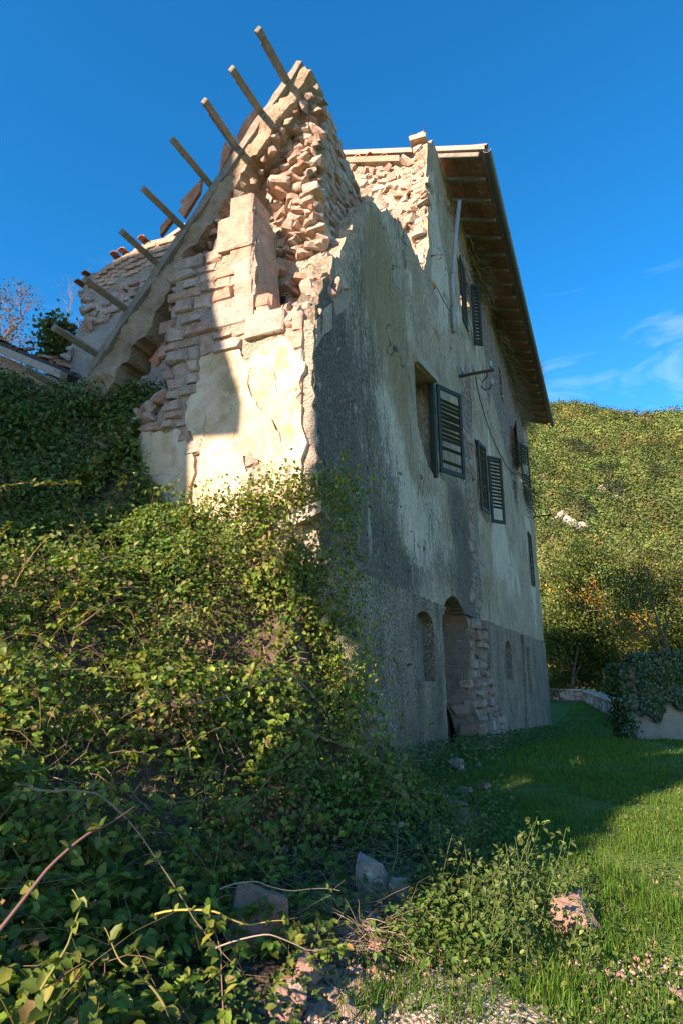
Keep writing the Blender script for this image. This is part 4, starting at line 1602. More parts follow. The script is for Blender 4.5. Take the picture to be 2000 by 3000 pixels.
# ------------------------------------------------------------------ fittings on the long wall
def part_tube(name, pts, r, mat, parent, sides=8, smooth=True):
    V, F, C = tubes([(np.array(pts, float), np.full(len(pts), r) if np.isscalar(r) else r, (0, 0, 0))], sides)
    n = len(pts) * sides
    me = arr_mesh(name, V, [F, np.array([list(range(sides))[::-1]]), np.array([list(range(n - sides, n))])], mat, smooth=False)
    return obj(name, me, parent)


def house_thing(name, v, u, z):
    return empty(name, tuple(to_world(v, u, z)), math.pi / 2 - A)


def lathe(name, prof, mat, parent, loc, seg=10):
    V, F = [], []
    for r, z in prof:
        for a in np.linspace(0, 2 * math.pi, seg, endpoint=False):
            V.append((r * math.cos(a), r * math.sin(a), z))
    for i in range(len(prof) - 1):
        for j in range(seg):
            k = (j + 1) % seg
            F.append((i * seg + j, i * seg + k, (i + 1) * seg + k, (i + 1) * seg + j))
    return obj(name, arr_mesh(name, V, [np.array(F)], mat, smooth=True), parent, loc=loc)


INSUL = [(.0, 0), (.03, 0), (.034, .03), (.04, .06), (.045, .065), (.034, .08), (.04, .10), (.028, .13), (.0, .14)]


def insulators(v, z, label, sc=1.0):
    e = house_thing('insulator_bracket', v, 0, z)
    e.scale = (sc,) * 3
    tag(e, label, 'insulator bracket', 'insulator brackets on the long wall')
    bm = bmesh.new()
    box(bm, (-.02, -.76, -.028), (.02, .12, .028), .004)
    bm_obj('bar', bm, M['iron'], e)
    for u, up in ((-.70, .03), (-.34, .03), (-.10, .03)):
        part_tube('pin', [(0, u, .02), (0, u, .10)], .012, M['iron'], e)
        lathe('insulator', INSUL, M['glassy'], e, (0, u, .08))
    part_tube('hook', [(0, -.62, -.02), (0, -.60, -.14), (0, -.50, -.22), (0, -.48, -.34), (0, -.55, -.42), (0, -.66, -.40), (0, -.70, -.30)], .014, M['iron'], e)
    lathe('insulator', INSUL, M['glassy'], e, (0, -.70, -.33))
    part_tube('pin', [(.3, .1, .12), (.1, -.08, .10), (0, -.10, -.05)], .010, M['iron'], e)
    return e


insulators(6.95, 7.50, 'rusty iron bracket with glass insulators above the open shutter')
insulators(21.2, 7.65, 'small dark insulator bracket at the far end of the wall')

pp = []
for (x, y, u) in ((1345, 588, -.33), (1336, 690, -.22), (1322, 830, -.07), (1321, 880, -.04), (1322, 925, -.03)):
    v, z = lng(x, y, u)
    pp.append((v, u, z))
dp = house_thing('downpipe', 6.5, 0, 0)
part_tube('pipe', [(6.5 - 6.5 + (p[0] - 6.5) * 0, p[1], p[2]) for p in [(6.5, -.33, 11.5), (6.5, -.20, 10.6), (6.5, -.10, 9.75), (6.5, -.075, 9.5), (6.5, -.07, 8.75)]], .045, M['galv'], dp, 10)
part_tube('joint', [(0, -.105, 9.80), (0, -.095, 9.70)], .052, M['galv'], dp, 10)
part_tube('lower_pipe', [(0, -.07, 8.9), (.0, -.06, 8.3)], .05, M['galv'], dp, 10)
tag(dp, 'bent galvanised pipe leaning out from the wall below the eave', 'pipe')

hk = house_thing('iron_hook', 4.98, 0, 9.1)
part_tube('hook', [(0, .1, 0), (0, -.14, 0), (0, -.20, -.03), (0, -.20, -.09), (0, -.15, -.11), (0, -.11, -.08)], .011, M['iron'], hk, 6)
tag(hk, 'small curled iron hook sticking out beside the torn edge', 'hook')
wr_ = house_thing('loose_wire', 5.4, 0, 8.4)
part_tube('wire', [(-.08, -.02, .22), (-.02, -.07, .08), (.15, -.12, -.04), (.4, -.13, -.02), (.65, -.10, .12), (.8, -.05, .22)], .008, M['iron'], wr_, 5)
tag(wr_, 'short loose black wire curling off the pale render', 'wire')
cb = house_thing('slack_cable', 7.0, 0, 0)
pts = []
for (x, y) in ((1392, 1100), (1396, 1130), (1404, 1165), (1418, 1215), (1436, 1270), (1458, 1320), (1480, 1360), (1500, 1385), (1530, 1393), (1552, 1395)):
    v, z = lng(x, y, -.04)
    pts.append((v - 7.0, -.04, z))
part_tube('cable', pts, .012, M['iron'], cb, 5)
tag(cb, 'slack grey cable running down the wall from the insulator bracket', 'cable')


# ------------------------------------------------------------------ outbuilding behind on the left, with a brick top
OV = 2.6
out = house_thing('ruined_outbuilding', OV, 5.2, 3.0)
tag(out, 'sunlit ruined wall with brick courses on top behind the sloping beam', 'ruined wall')


def op(px, py):
    u, z = gab(px, py, OV)
    return (u - 5.2, z - 3.0)


ow = [op(*q) for q in ((236, 850), (262, 812), (300, 790), (350, 752), (385, 735), (440, 708), (505, 690), (560, 690), (560, 1150), (150, 1180), (150, 1125), (196, 1040), (222, 985), (248, 935), (252, 880))]
owall = sheet('wall', ow, [], .12, lambda a, b, w: (w, a, b), .45, M['mortar'], out, lambda a, b: .04 * fbm((a, 3, b), 3, 3), jag=.02)
sheet('plaster', [op(*q) for q in ((300, 905), (420, 870), (560, 820), (560, 1150), (160, 1170), (160, 1128), (205, 1045), (235, 985), (268, 955))], [], .12, lambda a, b, w: (w - .03, a, b), .06, M['pale_concrete'], out, lambda a, b: .02 * fbm((a, 4, b), 2, 3), jag=.02)
for row in range(4):
    for k in range(16):
        px = 262 + k * 20 + (row % 2) * 10
        py = float(np.interp(px, [230, 262, 350, 440, 505, 600], [850, 812, 752, 708, 690, 690])) + 14 + row * 17
        if 245 < px < 540 and not (px < 300 and row > 1):
            a, b = op(px, py)
            put(BRICKS, 'brick', owall, (.05 + random.gauss(0, .01), a, b), (.14, .235, .075), (random.gauss(.06, .03), 0, random.gauss(0, .03)))
for k in range(46):
    px = random.uniform(258, 500)
    py = float(np.interp(px, [230, 262, 350, 440, 505], [850, 812, 752, 708, 690])) + random.uniform(90, 165)
    a, b = op(px, py)
    put(BLOCKS, 'stone', owall, (.03, a, b), (.18, random.uniform(.16, .34), random.uniform(.09, .16)), (random.gauss(.05, .05), 0, 0))
for k in (0, 1, 5, 6, 9):
    px = 240 + k * 21
    py = float(np.interp(px, [230, 262, 350, 440, 505], [850, 812, 752, 708, 690])) - 4
    a, b = op(px, py)
    put(COPPO, 'roof_tile', owall, (-.12 + random.gauss(0, .03), a, b), (1, 1, .6), (0, random.gauss(0, .05), random.gauss(0, .1)))
for k in range(9):
    a, b = op(random.uniform(240, 262), random.uniform(845, 1000))
    put(ROCKS, 'stone', owall, (.02, a, b), (.2, random.uniform(.2, .3), .16), tuple(rng.uniform(0, 1, 3)))
for (px, py) in ((268, 955), (215, 1035), (205, 1050), (165, 1095)):
    a, b = op(px, py)
    put(ROCKS, 'stone', owall, (-.05, a, b), (.2, .26, .18), tuple(rng.uniform(0, 1, 3)))

# low tiled roof at the far left
lr0, lr1 = np.array(gab(-260, 905, 1.6)), np.array(gab(178, 1084, 1.6))
lroof = house_thing('low_tiled_roof', 1.6, float(lr1[0]), float(lr1[1]))
tag(lroof, 'low sagging roof edge with a timber beam and broken tiles at far left', 'roof')
dv = lr0 - lr1
bm = bmesh.new()
prism(bm, [(0, 0), (dv[0], dv[1]), (dv[0], dv[1] - .14), (0, -.14)], lambda a, b, d_: (d_, a, b), 0, .14)
bm_obj('beam', bm, M['greywood'], lroof)
bm = bmesh.new()
prism(bm, [(-.1, -.05), (dv[0], dv[1] + .02), (dv[0], dv[1] + .1), (-.1, .03)], lambda a, b, d_: (d_ + .0, a, b + .12 * (d_ > .5)), .15, 2.2)
bm_obj('deck', bm, M['darkwood'], lroof)
for k in range(30):
    t = random.random()
    put(COPPO, 'roof_tile', lroof, (random.uniform(.0, .6), float(dv[0] * t), float(dv[1] * t) + random.uniform(.03, .09)), (.8, 1, .8), (random.gauss(0, .3), random.gauss(0, .2), random.gauss(0, .6)))
bm = bmesh.new()
prism(bm, [(-.2, -1.6), (dv[0], -1.6), (dv[0], dv[1] - .14), (0, -.15)], lambda a, b, d_: (d_, a, b), .35, .6)
bm_obj('wall', bm, M['mortar'], lroof)

# ------------------------------------------------------------------ neighbouring building (left of and behind the camera) that shades the gable
nb = house_thing('neighbouring_building', -9.0, 3.66, 0)
tag(nb, 'neighbouring derelict building to the left of the viewpoint', 'building')
sd = np.array(SUN_DIR)
k_u, k_z = -9.0 * float(sd @ D2) / float(sd @ D1), 9.0 * math.tan(SUN_EL) * math.cos(SUN_EL) / float(sd @ D1)
sh = [gab(555, 727), gab(600, 880), gab(672, 1116), gab(663, 1208), gab(523, 1224), gab(515, 1530)]
prof = [(u + k_u - 3.66, z + k_z) for u, z in sh]
prof = [(1.30 + k_u - 3.66, 9.2 + k_z), (1.38 + k_u - 3.66, 6.6 + k_z), (1.50 + k_u - 3.66, 6.15 + k_z)] + prof[1:] + [(prof[-1][0], 0)]
poly = [(8.5, 0), (8.5, prof[0][1] + 1.2), (1.2, prof[0][1] + 1.0)] + prof
bm = bmesh.new()
prism(bm, poly, lambda a, b, d_: (d_, a, b), -.6, 0)
bm_obj('front_wall', bm, M['housewall'], nb)
bm = bmesh.new()
box(bm, (-6, 7.9, 0), (-.61, 8.49, 11))
bm_obj('side_wall', bm, M['housewall'], nb)


# ------------------------------------------------------------------ plants
def tree_paths(base, h, spread, n_limb, r0, twist=.25, levels=3, upright=.6):
    """skeleton: list of tube paths and tip points"""
    paths, tips = [], []

    def grow(p, d_, L, r, lev):
        k = 5
        pts = [p]
        q = p.copy()
        dd = d_.copy()
        for i in range(k):
            dd = norm(dd + rng.normal(0, twist * .35, 3) + np.array([0, 0, .05 * upright]))
            q = q + dd * L / k
            pts.append(q.copy())
        paths.append((np.array(pts), np.linspace(r, r * .45, k + 1), (.12, .10, .08)))
        if lev == 0:
            tips.extend(pts[2:])
            return
        for j in range(n_limb):
            t = rng.integers(2, k + 1)
            nd = norm(dd * .6 + rand_dirs(1)[0] * spread + np.array([0, 0, upright * .5]))
            grow(pts[t], nd, L * rng.uniform(.5, .75), r * .5, lev - 1)
        tips.append(pts[-1])

    grow(np.array(base, float), np.array([0, 0, 1.0]), h * .45, r0, levels)
    return paths, np.array(tips)


def tree(name, base, h, label, cols, wts, leaf=.16, per=26, scatter=.6, spread=.8, limbs=4, r0=.13, group=None, trunk_col=None, fine=False, levels=3, mat='leaf', cat='tree', upright=.6, grow_fill=1.0):
    base = np.array(base, float)
    e = empty(name, tuple(base))
    tag(e, label, cat, group)
    paths, tips = tree_paths((0, 0, 0), h, spread, limbs, r0, levels=levels, upright=upright)
    V, F, C = tubes(paths, 5)
    if trunk_col is not None:
        C[:] = trunk_col
    obj('trunk', arr_mesh('trunk', V, [F], M['twig'], col=C, smooth=True), e)
    n = int(len(tips) * per)
    if n:
        P = np.repeat(tips, per, 0) + rng.normal(0, scatter, (n, 3)) * np.array([1, 1, .8])
        clump = np.repeat(rng.normal(1, .22, (len(tips), 1)), per, 0)
        nr = norm(rand_dirs(n) + np.array([0, 0, .5]))
        ax = norm(np.cross(nr, rand_dirs(n)))
        L = leaf * rng.uniform(.6, 1.35, n)
        c = palette(n, cols, wts) * np.clip(clump, .5, 1.6)
        V, F, C = leaf_arrays(P, ax, nr, L, L * .75, c, fine)
        obj('crown', arr_mesh('crown', V, [F], M[mat], col=C), e)
    return e


GREEN = [(.10, .15, .03), (.15, .19, .036), (.20, .22, .045), (.07, .11, .026)]
# trees beyond the boundary wall
tree('leafy_tree', (16.2, 45, -2), 13.5, 'dark green tree right beside the far house corner', [(.06, .105, .022), (.09, .135, .026), (.13, .16, .03)], [3, 3, 1], .20, 40, .6, spread=.85, limbs=6, upright=.35)
tree('leafy_tree', (24.5, 80, -3), 10, 'tall yellowish tree behind the orange autumn tree', [(.12, .13, .03), (.16, .15, .03), (.07, .09, .02)], [3, 2, 2], .26, 62, .95, limbs=5)
tree('autumn_tree', (22.0, 52, -2), 12.5, 'autumn tree with orange and yellow leaves on pale branches', [(.42, .17, .03), (.48, .27, .04), (.32, .27, .04), (.15, .15, .035)], [3, 3, 2, 1.5], .21, 34, .6, limbs=4, trunk_col=(.30, .25, .19), r0=.10)
tree('leafy_tree', (20.0, 36.5, -2), 14.0, 'tall dark tree with slender trunk above the ivy wall', [(.075, .10, .022), (.115, .13, .026), (.18, .17, .035), (.05, .07, .018)], [3, 3, 1.5, 2], .16, 30, .5, limbs=4, r0=.13)
tree('leafy_tree', (27.5, 47, -2), 12, 'dark tree at the right edge of the picture', GREEN, [3, 3, 1, 3], .22, 54, .78, limbs=5)
tree('leafy_tree', (35, 66, -3), 11, 'yellow-green tree half hidden behind the tree above the ivy', [(.11, .12, .03), (.15, .14, .03)], [2, 2], .25, 56, .9, limbs=5)
for i, (x, y, h, lab) in enumerate(((16.4, 48.5, 4.6, 'low dark bush behind the boundary wall beside the house corner'), (18.6, 48, 5.4, 'dark bush behind the middle of the boundary wall'), (18.4, 40, 4.4, 'green bush behind the bend of the boundary wall'),
                                  (17.0, 33.5, 4.0, 'bush behind the boundary wall next to the ivy'), (24.5, 42, 5.2, 'yellowish shrub below the tall dark tree'), (21.0, 47, 5.5, 'shaggy bush below the orange autumn tree'))):
    tree('bush', (x, y, -1.6), h, lab, [(.08, .12, .03), (.12, .155, .036), (.17, .18, .045)], [3, 3, 1.2], .17, 60, .52, spread=1.1, limbs=5, r0=.05, group='bushes behind the boundary wall', levels=2, cat='bush', upright=.2)

# twiggy tree, creeper bush at far left
p = at(35, 1080, 13.0)
tree('bare_tree', (p[0] - .55, p[1], p[2] - 1.3), 3.9, 'nearly bare twiggy tree against the sky at left', [(.14, .11, .04), (.09, .09, .03)], [1, 1], .06, 1, .08, spread=.75, limbs=4, r0=.055, trunk_col=(.21, .16, .12), levels=4, upright=.75)
p = at(190, 1050, 11.0)
tree('bush', (p[0], p[1], p[2] - .5), 1.6, 'small bright green bush behind the low roof', GREEN, [2, 4, 2, 1], .10, 30, .16, spread=1.0, limbs=5, r0=.03, levels=2, cat='bush', upright=.4)
p = at(185, 960, 11.5)
tree('bare_shrub', (p[0], p[1], p[2] - 1.2), 2.6, 'thin leafless shrub behind the low roof', [(.1, .1, .03)], [1], .06, 0, .1, spread=.7, limbs=3, r0=.02, trunk_col=(.25, .19, .14), levels=3, cat='shrub', upright=.8)

# trees behind the viewpoint that throw the shade on the lawn and the foot of the bank
def sun_frame(n_, b_):
    return (math.cos(SUN_AZ) * n_ + math.sin(SUN_AZ) * b_, -math.sin(SUN_AZ) * n_ + math.cos(SUN_AZ) * b_)


def cypress(n_, b_, h, rad, label, count=5200, name='cypress', z_from=.3):
    x, y = sun_frame(n_, b_)
    e = empty(name, (x, y, -.2))
    tag(e, label, 'tree')
    V, F, C = tubes([(np.array([(0, 0, z) for z in np.linspace(0, h * .95, 6)]), np.linspace(.16, .02, 6), (.12, .10, .08))], 6)
    obj('trunk', arr_mesh('trunk', V, [F], M['twig'], col=C, smooth=True), e)
    t = rng.uniform(0, 1, count)
    a = rng.uniform(0, 2 * math.pi, count)
    r_ = rad * np.sin(math.pi * np.clip(t, .03, 1) ** .6) ** .7 * np.sqrt(rng.uniform(.2, 1.15, count)) * (1 + .2 * np.sin(a * 3 + t * 20))
    P = np.stack([r_ * np.cos(a), r_ * np.sin(a), z_from + t * (h - z_from)], 1)
    nr = norm(rand_dirs(count) + np.stack([np.cos(a), np.sin(a), 0 * a], 1))
    ax = norm(np.array([0, 0, 1.0]) + .5 * rand_dirs(count))
    L = rng.uniform(.15, .34, count)
    V, F, C = leaf_arrays(P, ax, nr, L, L * .7, palette(count, [(.02, .04, .015), (.035, .06, .02)], [1, 1]), False)
    obj('crown', arr_mesh('crown', V, [F], M['leaf'], col=C), e)


cypress(-2.5, -8.0, 11.0, .5, 'taller pine on a bare trunk behind the viewpoint, nearer the lane', 5600, 'pine_tree', 5.0)
cypress(-3.05, -8.6, 13.0, .55, 'small-crowned pine behind the viewpoint, nearer the bank', 4200, 'pine_tree', 7.6)

# ---------------- boundary wall and ivy wall
def world_wall(name, label, cat, pts, h, th, mat, cap=True, n_stones=0):
    e = empty(name, (pts[0][0], pts[0][1], 0))
    tag(e, label, cat)
    for i in range(len(pts) - 1):
        a, b = np.array(pts[i]), np.array(pts[i + 1])
        L = np.linalg.norm((b - a)[:2])
        t = (b - a)[:2] / L
        nrm_ = np.array([t[1], -t[0]])
        z0 = min(a[2], b[2]) - .5

        def mp_(s, z, w, a=a, t=t, nrm_=nrm_):
            p_ = a[:2] + t * s - nrm_ * w - np.array(pts[0][:2])
            return (p_[0], p_[1], z)
        w_ = sheet('wall', [(0, z0), (L, z0), (L, b[2] + h), (0, a[2] + h)], [], .28, mp_, th, mat, e, lambda s, z: .05 * fbm((s, z, i), 1.8, 3), jag=.02)
        if cap:
            s = 0.0
            while s < L:
                w = min(random.uniform(.5, .9), L - s)
                z = a[2] + (b[2] - a[2]) * s / L + h
                c_ = mp_(s + w / 2, z + .05, th / 2)
                o = put(NEAT, 'coping_stone', e, c_, (w - .02, th + .14, .11), (random.gauss(0, .02), random.gauss(0, .02), math.atan2(t[1], t[0])))
                s += w
        for k in range(n_stones):
            s = random.uniform(0, L)
            z = random.uniform(z0 + .5, a[2] + h - .1)
            put(BLOCKS, 'stone', w_, mp_(s, z, .02), (random.uniform(.25, .5), .15, random.uniform(.12, .25)), (0, 0, math.atan2(t[1], t[0])))
    return e


M['wallstone'] = mat_mortar('boundary_masonry', (.30, .26, .21), (.13, .115, .095))
world_wall('boundary_wall', 'low dark stone boundary wall with coping along the grass', 'wall', [(14.4, 47, -.95), (17.0, 44, -.95), (11.75, 25.2, -.92)], .70, .4, M['wallstone'], True, 40)
M['ivyplaster'] = mat_simple('dirty_pink_render', (.24, .18, .13), (.42, .34, .26), 2.2, bump=.5)
iw = world_wall('ivy_wall', 'pale rendered garden wall under a hood of dark ivy', 'wall', [(9.65, 20.9, -.9), (16.5, 20.4, -.95)], 2.35, .55, M['ivyplaster'], False, 0)
# ivy
n = 30000
P = np.zeros((n, 3))
t = rng.uniform(-.10, 1.0, n)
side_k = rng.random(n)
x0, y0 = 9.65, 20.9
P[:, 0] = x0 + 6.9 * t
P[:, 1] = y0 - .5 * t
drop = rng.uniform(0, 1, n) ** .8 * (1.55 + .25 * np.sin(t * 23) + .2 * np.sin(t * 61 + 1))
front = side_k < .72
P[:, 2] = np.where(front, 1.62 - drop, 1.62 + rng.normal(.12, .12, n))
P[:, 1] += np.where(front, -.16 + rng.normal(0, .07, n) - .15 * (drop < .4), rng.uniform(-.2, .6, n))
endm = (t < .03)
P[endm, 1] += rng.uniform(0, .6, endm.sum())
P[endm, 2] = rng.uniform(-.85, 1.6, endm.sum())
P[endm, 0] = x0 + rng.normal(-.02, .12, endm.sum()) - .12
nr = norm(np.array([-.2, -1, .35]) + .55 * rand_dirs(n))
ax = norm(np.array([0, 0, -1.0]) + .5 * rand_dirs(n))
L = rng.uniform(.06, .12, n)
V, F, C = leaf_arrays(P, ax, nr, L, L, palette(n, [(.022, .058, .012), (.035, .080, .016), (.055, .10, .02)], [3, 3, 1]), False)
ivy = obj('ivy', arr_mesh('ivy', V, [F], M['ivy'], col=C))
tag(ivy, 'thick dark green ivy hanging over the pale garden wall', 'ivy', kind='stuff')

# ---------------- brambles on the bank
BR_GREEN = [(.095, .175, .022), (.14, .215, .028), (.062, .125, .02), (.215, .235, .038), (.20, .14, .055), (.30, .25, .08)]
BR_W = [4, 4, 3.5, 1.6, .9, .4]


def bank_normal(x, y):
    e = .06
    gx = (bank_z(x + e, y) - bank_z(x - e, y)) / (2 * e)
    gy = (bank_z(x, y + e) - bank_z(x, y - e)) / (2 * e)
    return norm(np.stack([-gx, -gy, np.ones_like(gx)], -1)), np.sqrt(1 + gx ** 2 + gy ** 2)


def bank_points(n, x0, x1, y0, y1):
    X = rng.uniform(x0, x1, n * 3)
    Y = rng.uniform(y0, y1, n * 3)
    z = bank_z(X, Y)
    k = is_bank(X, Y)
    u = (X - CRN[0]) * D2[0] + (Y - CRN[1]) * D2[1]
    v = (X - CRN[0]) * D1[0] + (Y - CRN[1]) * D1[1]
    nrm_, st_ = bank_normal(X, Y)
    ok = (k > .1) & ((z - base_z(X, Y)) > .06) & ~((v > -.12) & (u < 2.15) & (u > -.1)) & ~((v > 1.3) & (u < 1.0))
    ok &= rng.uniform(0, 3.0, len(X)) < st_
    idx = np.nonzero(ok)[0][:n]
    return X[idx], Y[idx], z[idx], nrm_[idx]


X, Y, Z, NR = bank_points(150000, -5.2, 1.3, 1.7, 8.0)
n = len(X)
lump = np.array([.9 * mnoise.noise(Vector((a * 1.5, b * 1.5, c * 1.5))) + .6 * mnoise.noise(Vector((a * 3.6, b * 3.6, c * 3.6))) + .35 * mnoise.noise(Vector((a * 8, b * 8, c * 8))) for a, b, c in zip(X, Y, Z)])
depth = rng.uniform(0, 1, n) ** 1.5 * .40 - .24 * lump - .03
P = np.stack([X, Y, Z], 1) - NR * depth[:, None]
kb = is_bank(X, Y)
low_ = np.clip((Z - base_z(X, Y)) / .5, 0, 1)
keep = rng.random(n) < (.25 + .75 * low_) * np.clip((lump + .62) / .4, .12, 1)
P, NR, lump, depth = P[keep], NR[keep], lump[keep], depth[keep]
n = len(P)
dist = np.linalg.norm(P - ORG, axis=1)
nr = norm(NR * .7 + np.array([0, -.1, .35]) + .75 * rand_dirs(n))
ax = norm(np.cross(nr, rand_dirs(n)) + np.array([0, -.2, -.25]))
spec = np.array([mnoise.noise(Vector((a * 1.1 + 9, b * 1.1, c * 1.1))) for a, b, c in P])
L = rng.uniform(.022, .046, n) * (1 + .35 * (spec > .15)) * np.where(dist < 3.4, 1.3, 1.0)
c = palette(n, BR_GREEN, BR_W)
c[spec < -.2] *= np.array([.75, 1.0, .9])
dead = np.array([mnoise.noise(Vector((a * 1.7, b * 1.7 + 30, c_ * 1.7))) for a, b, c_ in P]) > .27
dead &= rng.random(n) < .55
c[dead] = palette(int(dead.sum()), [(.20, .14, .07), (.27, .20, .10), (.13, .09, .05), (.26, .23, .06)], [3, 2, 2, 2])
V, F, C = leaf_arrays(P, ax, nr, L, L * rng.uniform(.6, .85, n), c, True)
X, Y, Z, NR = bank_points(26000, -5.4, -1.2, 4.6, 8.2)
n = len(X)
P = np.stack([X, Y, Z], 1) + NR * rng.uniform(-.14, .14, (n, 1))
nr = norm(NR * .5 + np.array([0, -.3, .5]) + .7 * rand_dirs(n))
ax = norm(np.cross(nr, rand_dirs(n)) + np.array([0, -.2, -.2]))
L = rng.uniform(.035, .07, n)
v_, f_, c_ = leaf_arrays(P, ax, nr, L, L * .65, palette(n, [(.08, .16, .025), (.12, .20, .03), (.055, .11, .02), (.20, .20, .05)], [3, 3, 2, .6]), True)
F = np.concatenate([F, f_ + len(V)])
V = np.concatenate([V, v_])
C = np.concatenate([C, c_])
# arching shoots that stand clear of the mass
X, Y, Z, NR = bank_points(190, -3.4, .7, 1.9, 5.6)
SHOOTS = []
for i in range(len(X)):
    p_ = np.array([X[i], Y[i], Z[i]]) - NR[i] * .05
    d_ = norm(NR[i] * .8 + rand_dirs(1)[0] * .7 + np.array([.2, -.2, .3]))
    L_ = random.uniform(.25, .62)
    pts_ = [p_]
    for j in range(7):
        d_ = norm(d_ + np.array([0, -.03, -.20]) + rng.normal(0, .06, 3))
        pts_.append(pts_[-1] + d_ * L_ / 7)
    SHOOTS.append(np.array(pts_))
LP, LA = [], []
for q in SHOOTS:
    for t_ in np.linspace(1.5, 6.9, int(9 + 6 * random.random())):
        k = int(t_)
        b_ = q[k] + (q[k + 1] - q[k]) * (t_ - k)
        tw_ = norm(rand_dirs(1)[0] * np.array([1, 1, .5]))
        for a_ in (tw_, norm(tw_ + .9 * rand_dirs(1)[0]), norm(tw_ + .9 * rand_dirs(1)[0])):
            LP.append(b_ + tw_ * .012)
            LA.append(a_)
LP, LA = np.array(LP), np.array(LA)
n = len(LP)
nr = norm(np.array([0, -.3, 1.0]) + .5 * rand_dirs(n))
L = rng.uniform(.03, .055, n)
v_, f_, c_ = leaf_arrays(LP, LA, nr, L, L * .68, palette(n, BR_GREEN, [3, 5, 1.5, 2, .5, .3]), True)
F = np.concatenate([F, f_ + len(V)])
V = np.concatenate([V, v_])
C = np.concatenate([C, c_])
# bigger trefoil leaves standing proud, mostly near the viewpoint
X, Y, Z, NR = bank_points(5200, -3.6, 1.2, 1.7, 5.4)
ok = rng.random(len(X)) < np.clip(1.6 - .32 * np.hypot(X, Y), .12, 1)
P = (np.stack([X, Y, Z], 1) + NR * rng.uniform(-.02, .10, (len(X), 1)))[ok]
NR = NR[ok]
n = len(P)
tw = norm(rand_dirs(n) * np.array([1, 1, .4]) + np.array([0, -.3, 0]))
V3, F3, C3 = [V], [F], [C]
b0 = len(V)
pc = palette(n, BR_GREEN, [4, 5, 2, 1.5, .3, .3])
for ang_ in (-1.1, 0, 1.1):
    ca, sa = math.cos(ang_), math.sin(ang_)
    a_ = norm(np.stack([tw[:, 0] * ca - tw[:, 1] * sa, tw[:, 0] * sa + tw[:, 1] * ca, tw[:, 2] - .15], 1))
    nn_ = norm(NR * .5 + np.array([0, -.2, .7]) + .3 * rand_dirs(n))
    L = rng.uniform(.04, .068, n)
    v_, f_, c_ = leaf_arrays(P + a_ * .012, a_, nn_, L, L * .72, pc, True)
    V3.append(v_)
    F3.append(f_ + b0)
    C3.append(c_)
    b0 += len(v_)
V, F, C = np.concatenate(V3), np.concatenate(F3), np.concatenate(C3)
br = obj('bramble_leaves', arr_mesh('bramble_leaves', V, [F], M['leaf'], col=C))
tag(br, 'dense tangle of green bramble leaves covering the bank before the ruin', 'brambles', kind='stuff')

# dry stems threading through
X, Y, Z, NR = bank_points(4600, -4.8, 1.3, 1.7, 7.6)
paths = [(q, np.linspace(.0035, .0012, 8), (.20, .12, .08)) for q in SHOOTS]
for i in range(len(X)):
    p0 = np.array([X[i], Y[i], Z[i]]) + NR[i] * random.uniform(-.12, .05)
    d_ = norm(rng.normal(0, 1, 3) * np.array([1, .6, .5]) + np.array([0, -.2, .15]))
    L = random.uniform(.12, .55)
    k = 4
    pts = [p0]
    for j in range(k):
        d_ = norm(d_ + rng.normal(0, .22, 3) + np.array([0, 0, -.08]))
        pts.append(pts[-1] + d_ * L / k)
    r = random.uniform(.0012, .0032)
    cl = random.choice([(.22, .16, .10), (.30, .23, .15), (.14, .09, .06), (.17, .13, .05), (.12, .14, .04)])
    paths.append((np.array(pts), np.linspace(r, r * .4, k + 1), cl))
for i in range(1500):
    px, py = random.uniform(560, 1180), random.uniform(2280, 2900)
    if py > 2600 + (px - 560) * .45:
        continue
    x_, y_ = at(px, py, float(np.interp(py, [2280, 2600, 2900], [4.3, 3.4, 2.75])) + (px - 850) * .0009)[:2]
    p0 = np.array([x_, y_, float(soil_z(x_, y_)) + random.uniform(0, .16)])
    d_ = norm(rng.normal(0, 1, 3) * np.array([1, .5, .35]) + np.array([.25, -.3, -.1]))
    L = random.uniform(.10, .38)
    pts = [p0]
    for j in range(4):
        d_ = norm(d_ + rng.normal(0, .2, 3) + np.array([0, 0, -.05]))
        pts.append(pts[-1] + d_ * L / 4)
    r = random.uniform(.0009, .0022)
    paths.append((np.array(pts), np.linspace(r, r * .4, 5), random.choice([(.30, .24, .17), (.38, .31, .22), (.20, .15, .10), (.25, .20, .13)])))
V, F, C = tubes(paths, 3)
st = obj('dry_stems', arr_mesh('dry_stems', V, [F], M['twig'], col=C))
tag(st, 'fine dry stems and twigs threading through the brambles', 'dry stems', kind='stuff')

# creeper hanging on the corner
n_list, P_list = [], []
blobs = [((-.28, 5.12, 3.05), (.28, .10, .10), 1000), ((-.75, 5.25, 2.95), (.35, .12, .11), 1000), ((.02, 5.0, 2.85), (.10, .10, .20), 420), ((.04, 5.0, 2.45), (.07, .10, .28), 230), ((-.15, 5.0, 2.1), (.16, .10, .25), 500), ((-.05, 4.95, 1.7), (.14, .12, .28), 700), ((.0, 4.95, 1.3), (.14, .14, .22), 700),
         ((-.5, 5.0, 2.1), (.35, .15, .35), 1200), ((-1.2, 5.35, 2.75), (.35, .14, .16), 800), ((-1.75, 5.6, 2.75), (.25, .15, .12), 500), ((.0, 4.7, 1.0), (.2, .2, .2), 700)]
for c0, s0, k in blobs:
    P_list.append(np.array(c0) + rng.normal(0, 1, (k, 3)) * np.array(s0))
P = np.concatenate(P_list)
n = len(P)
nr = norm(np.array([-.1, -.6, .5]) + .8 * rand_dirs(n))
ax = norm(np.cross(nr, rand_dirs(n)) + np.array([.1, 0, -.3]))
L = rng.uniform(.024, .052, n)
V, F, C = leaf_arrays(P, ax, nr, L, L * .62, palette(n, BR_GREEN, [3, 4, 2, 2.2, .6, .5]), True)
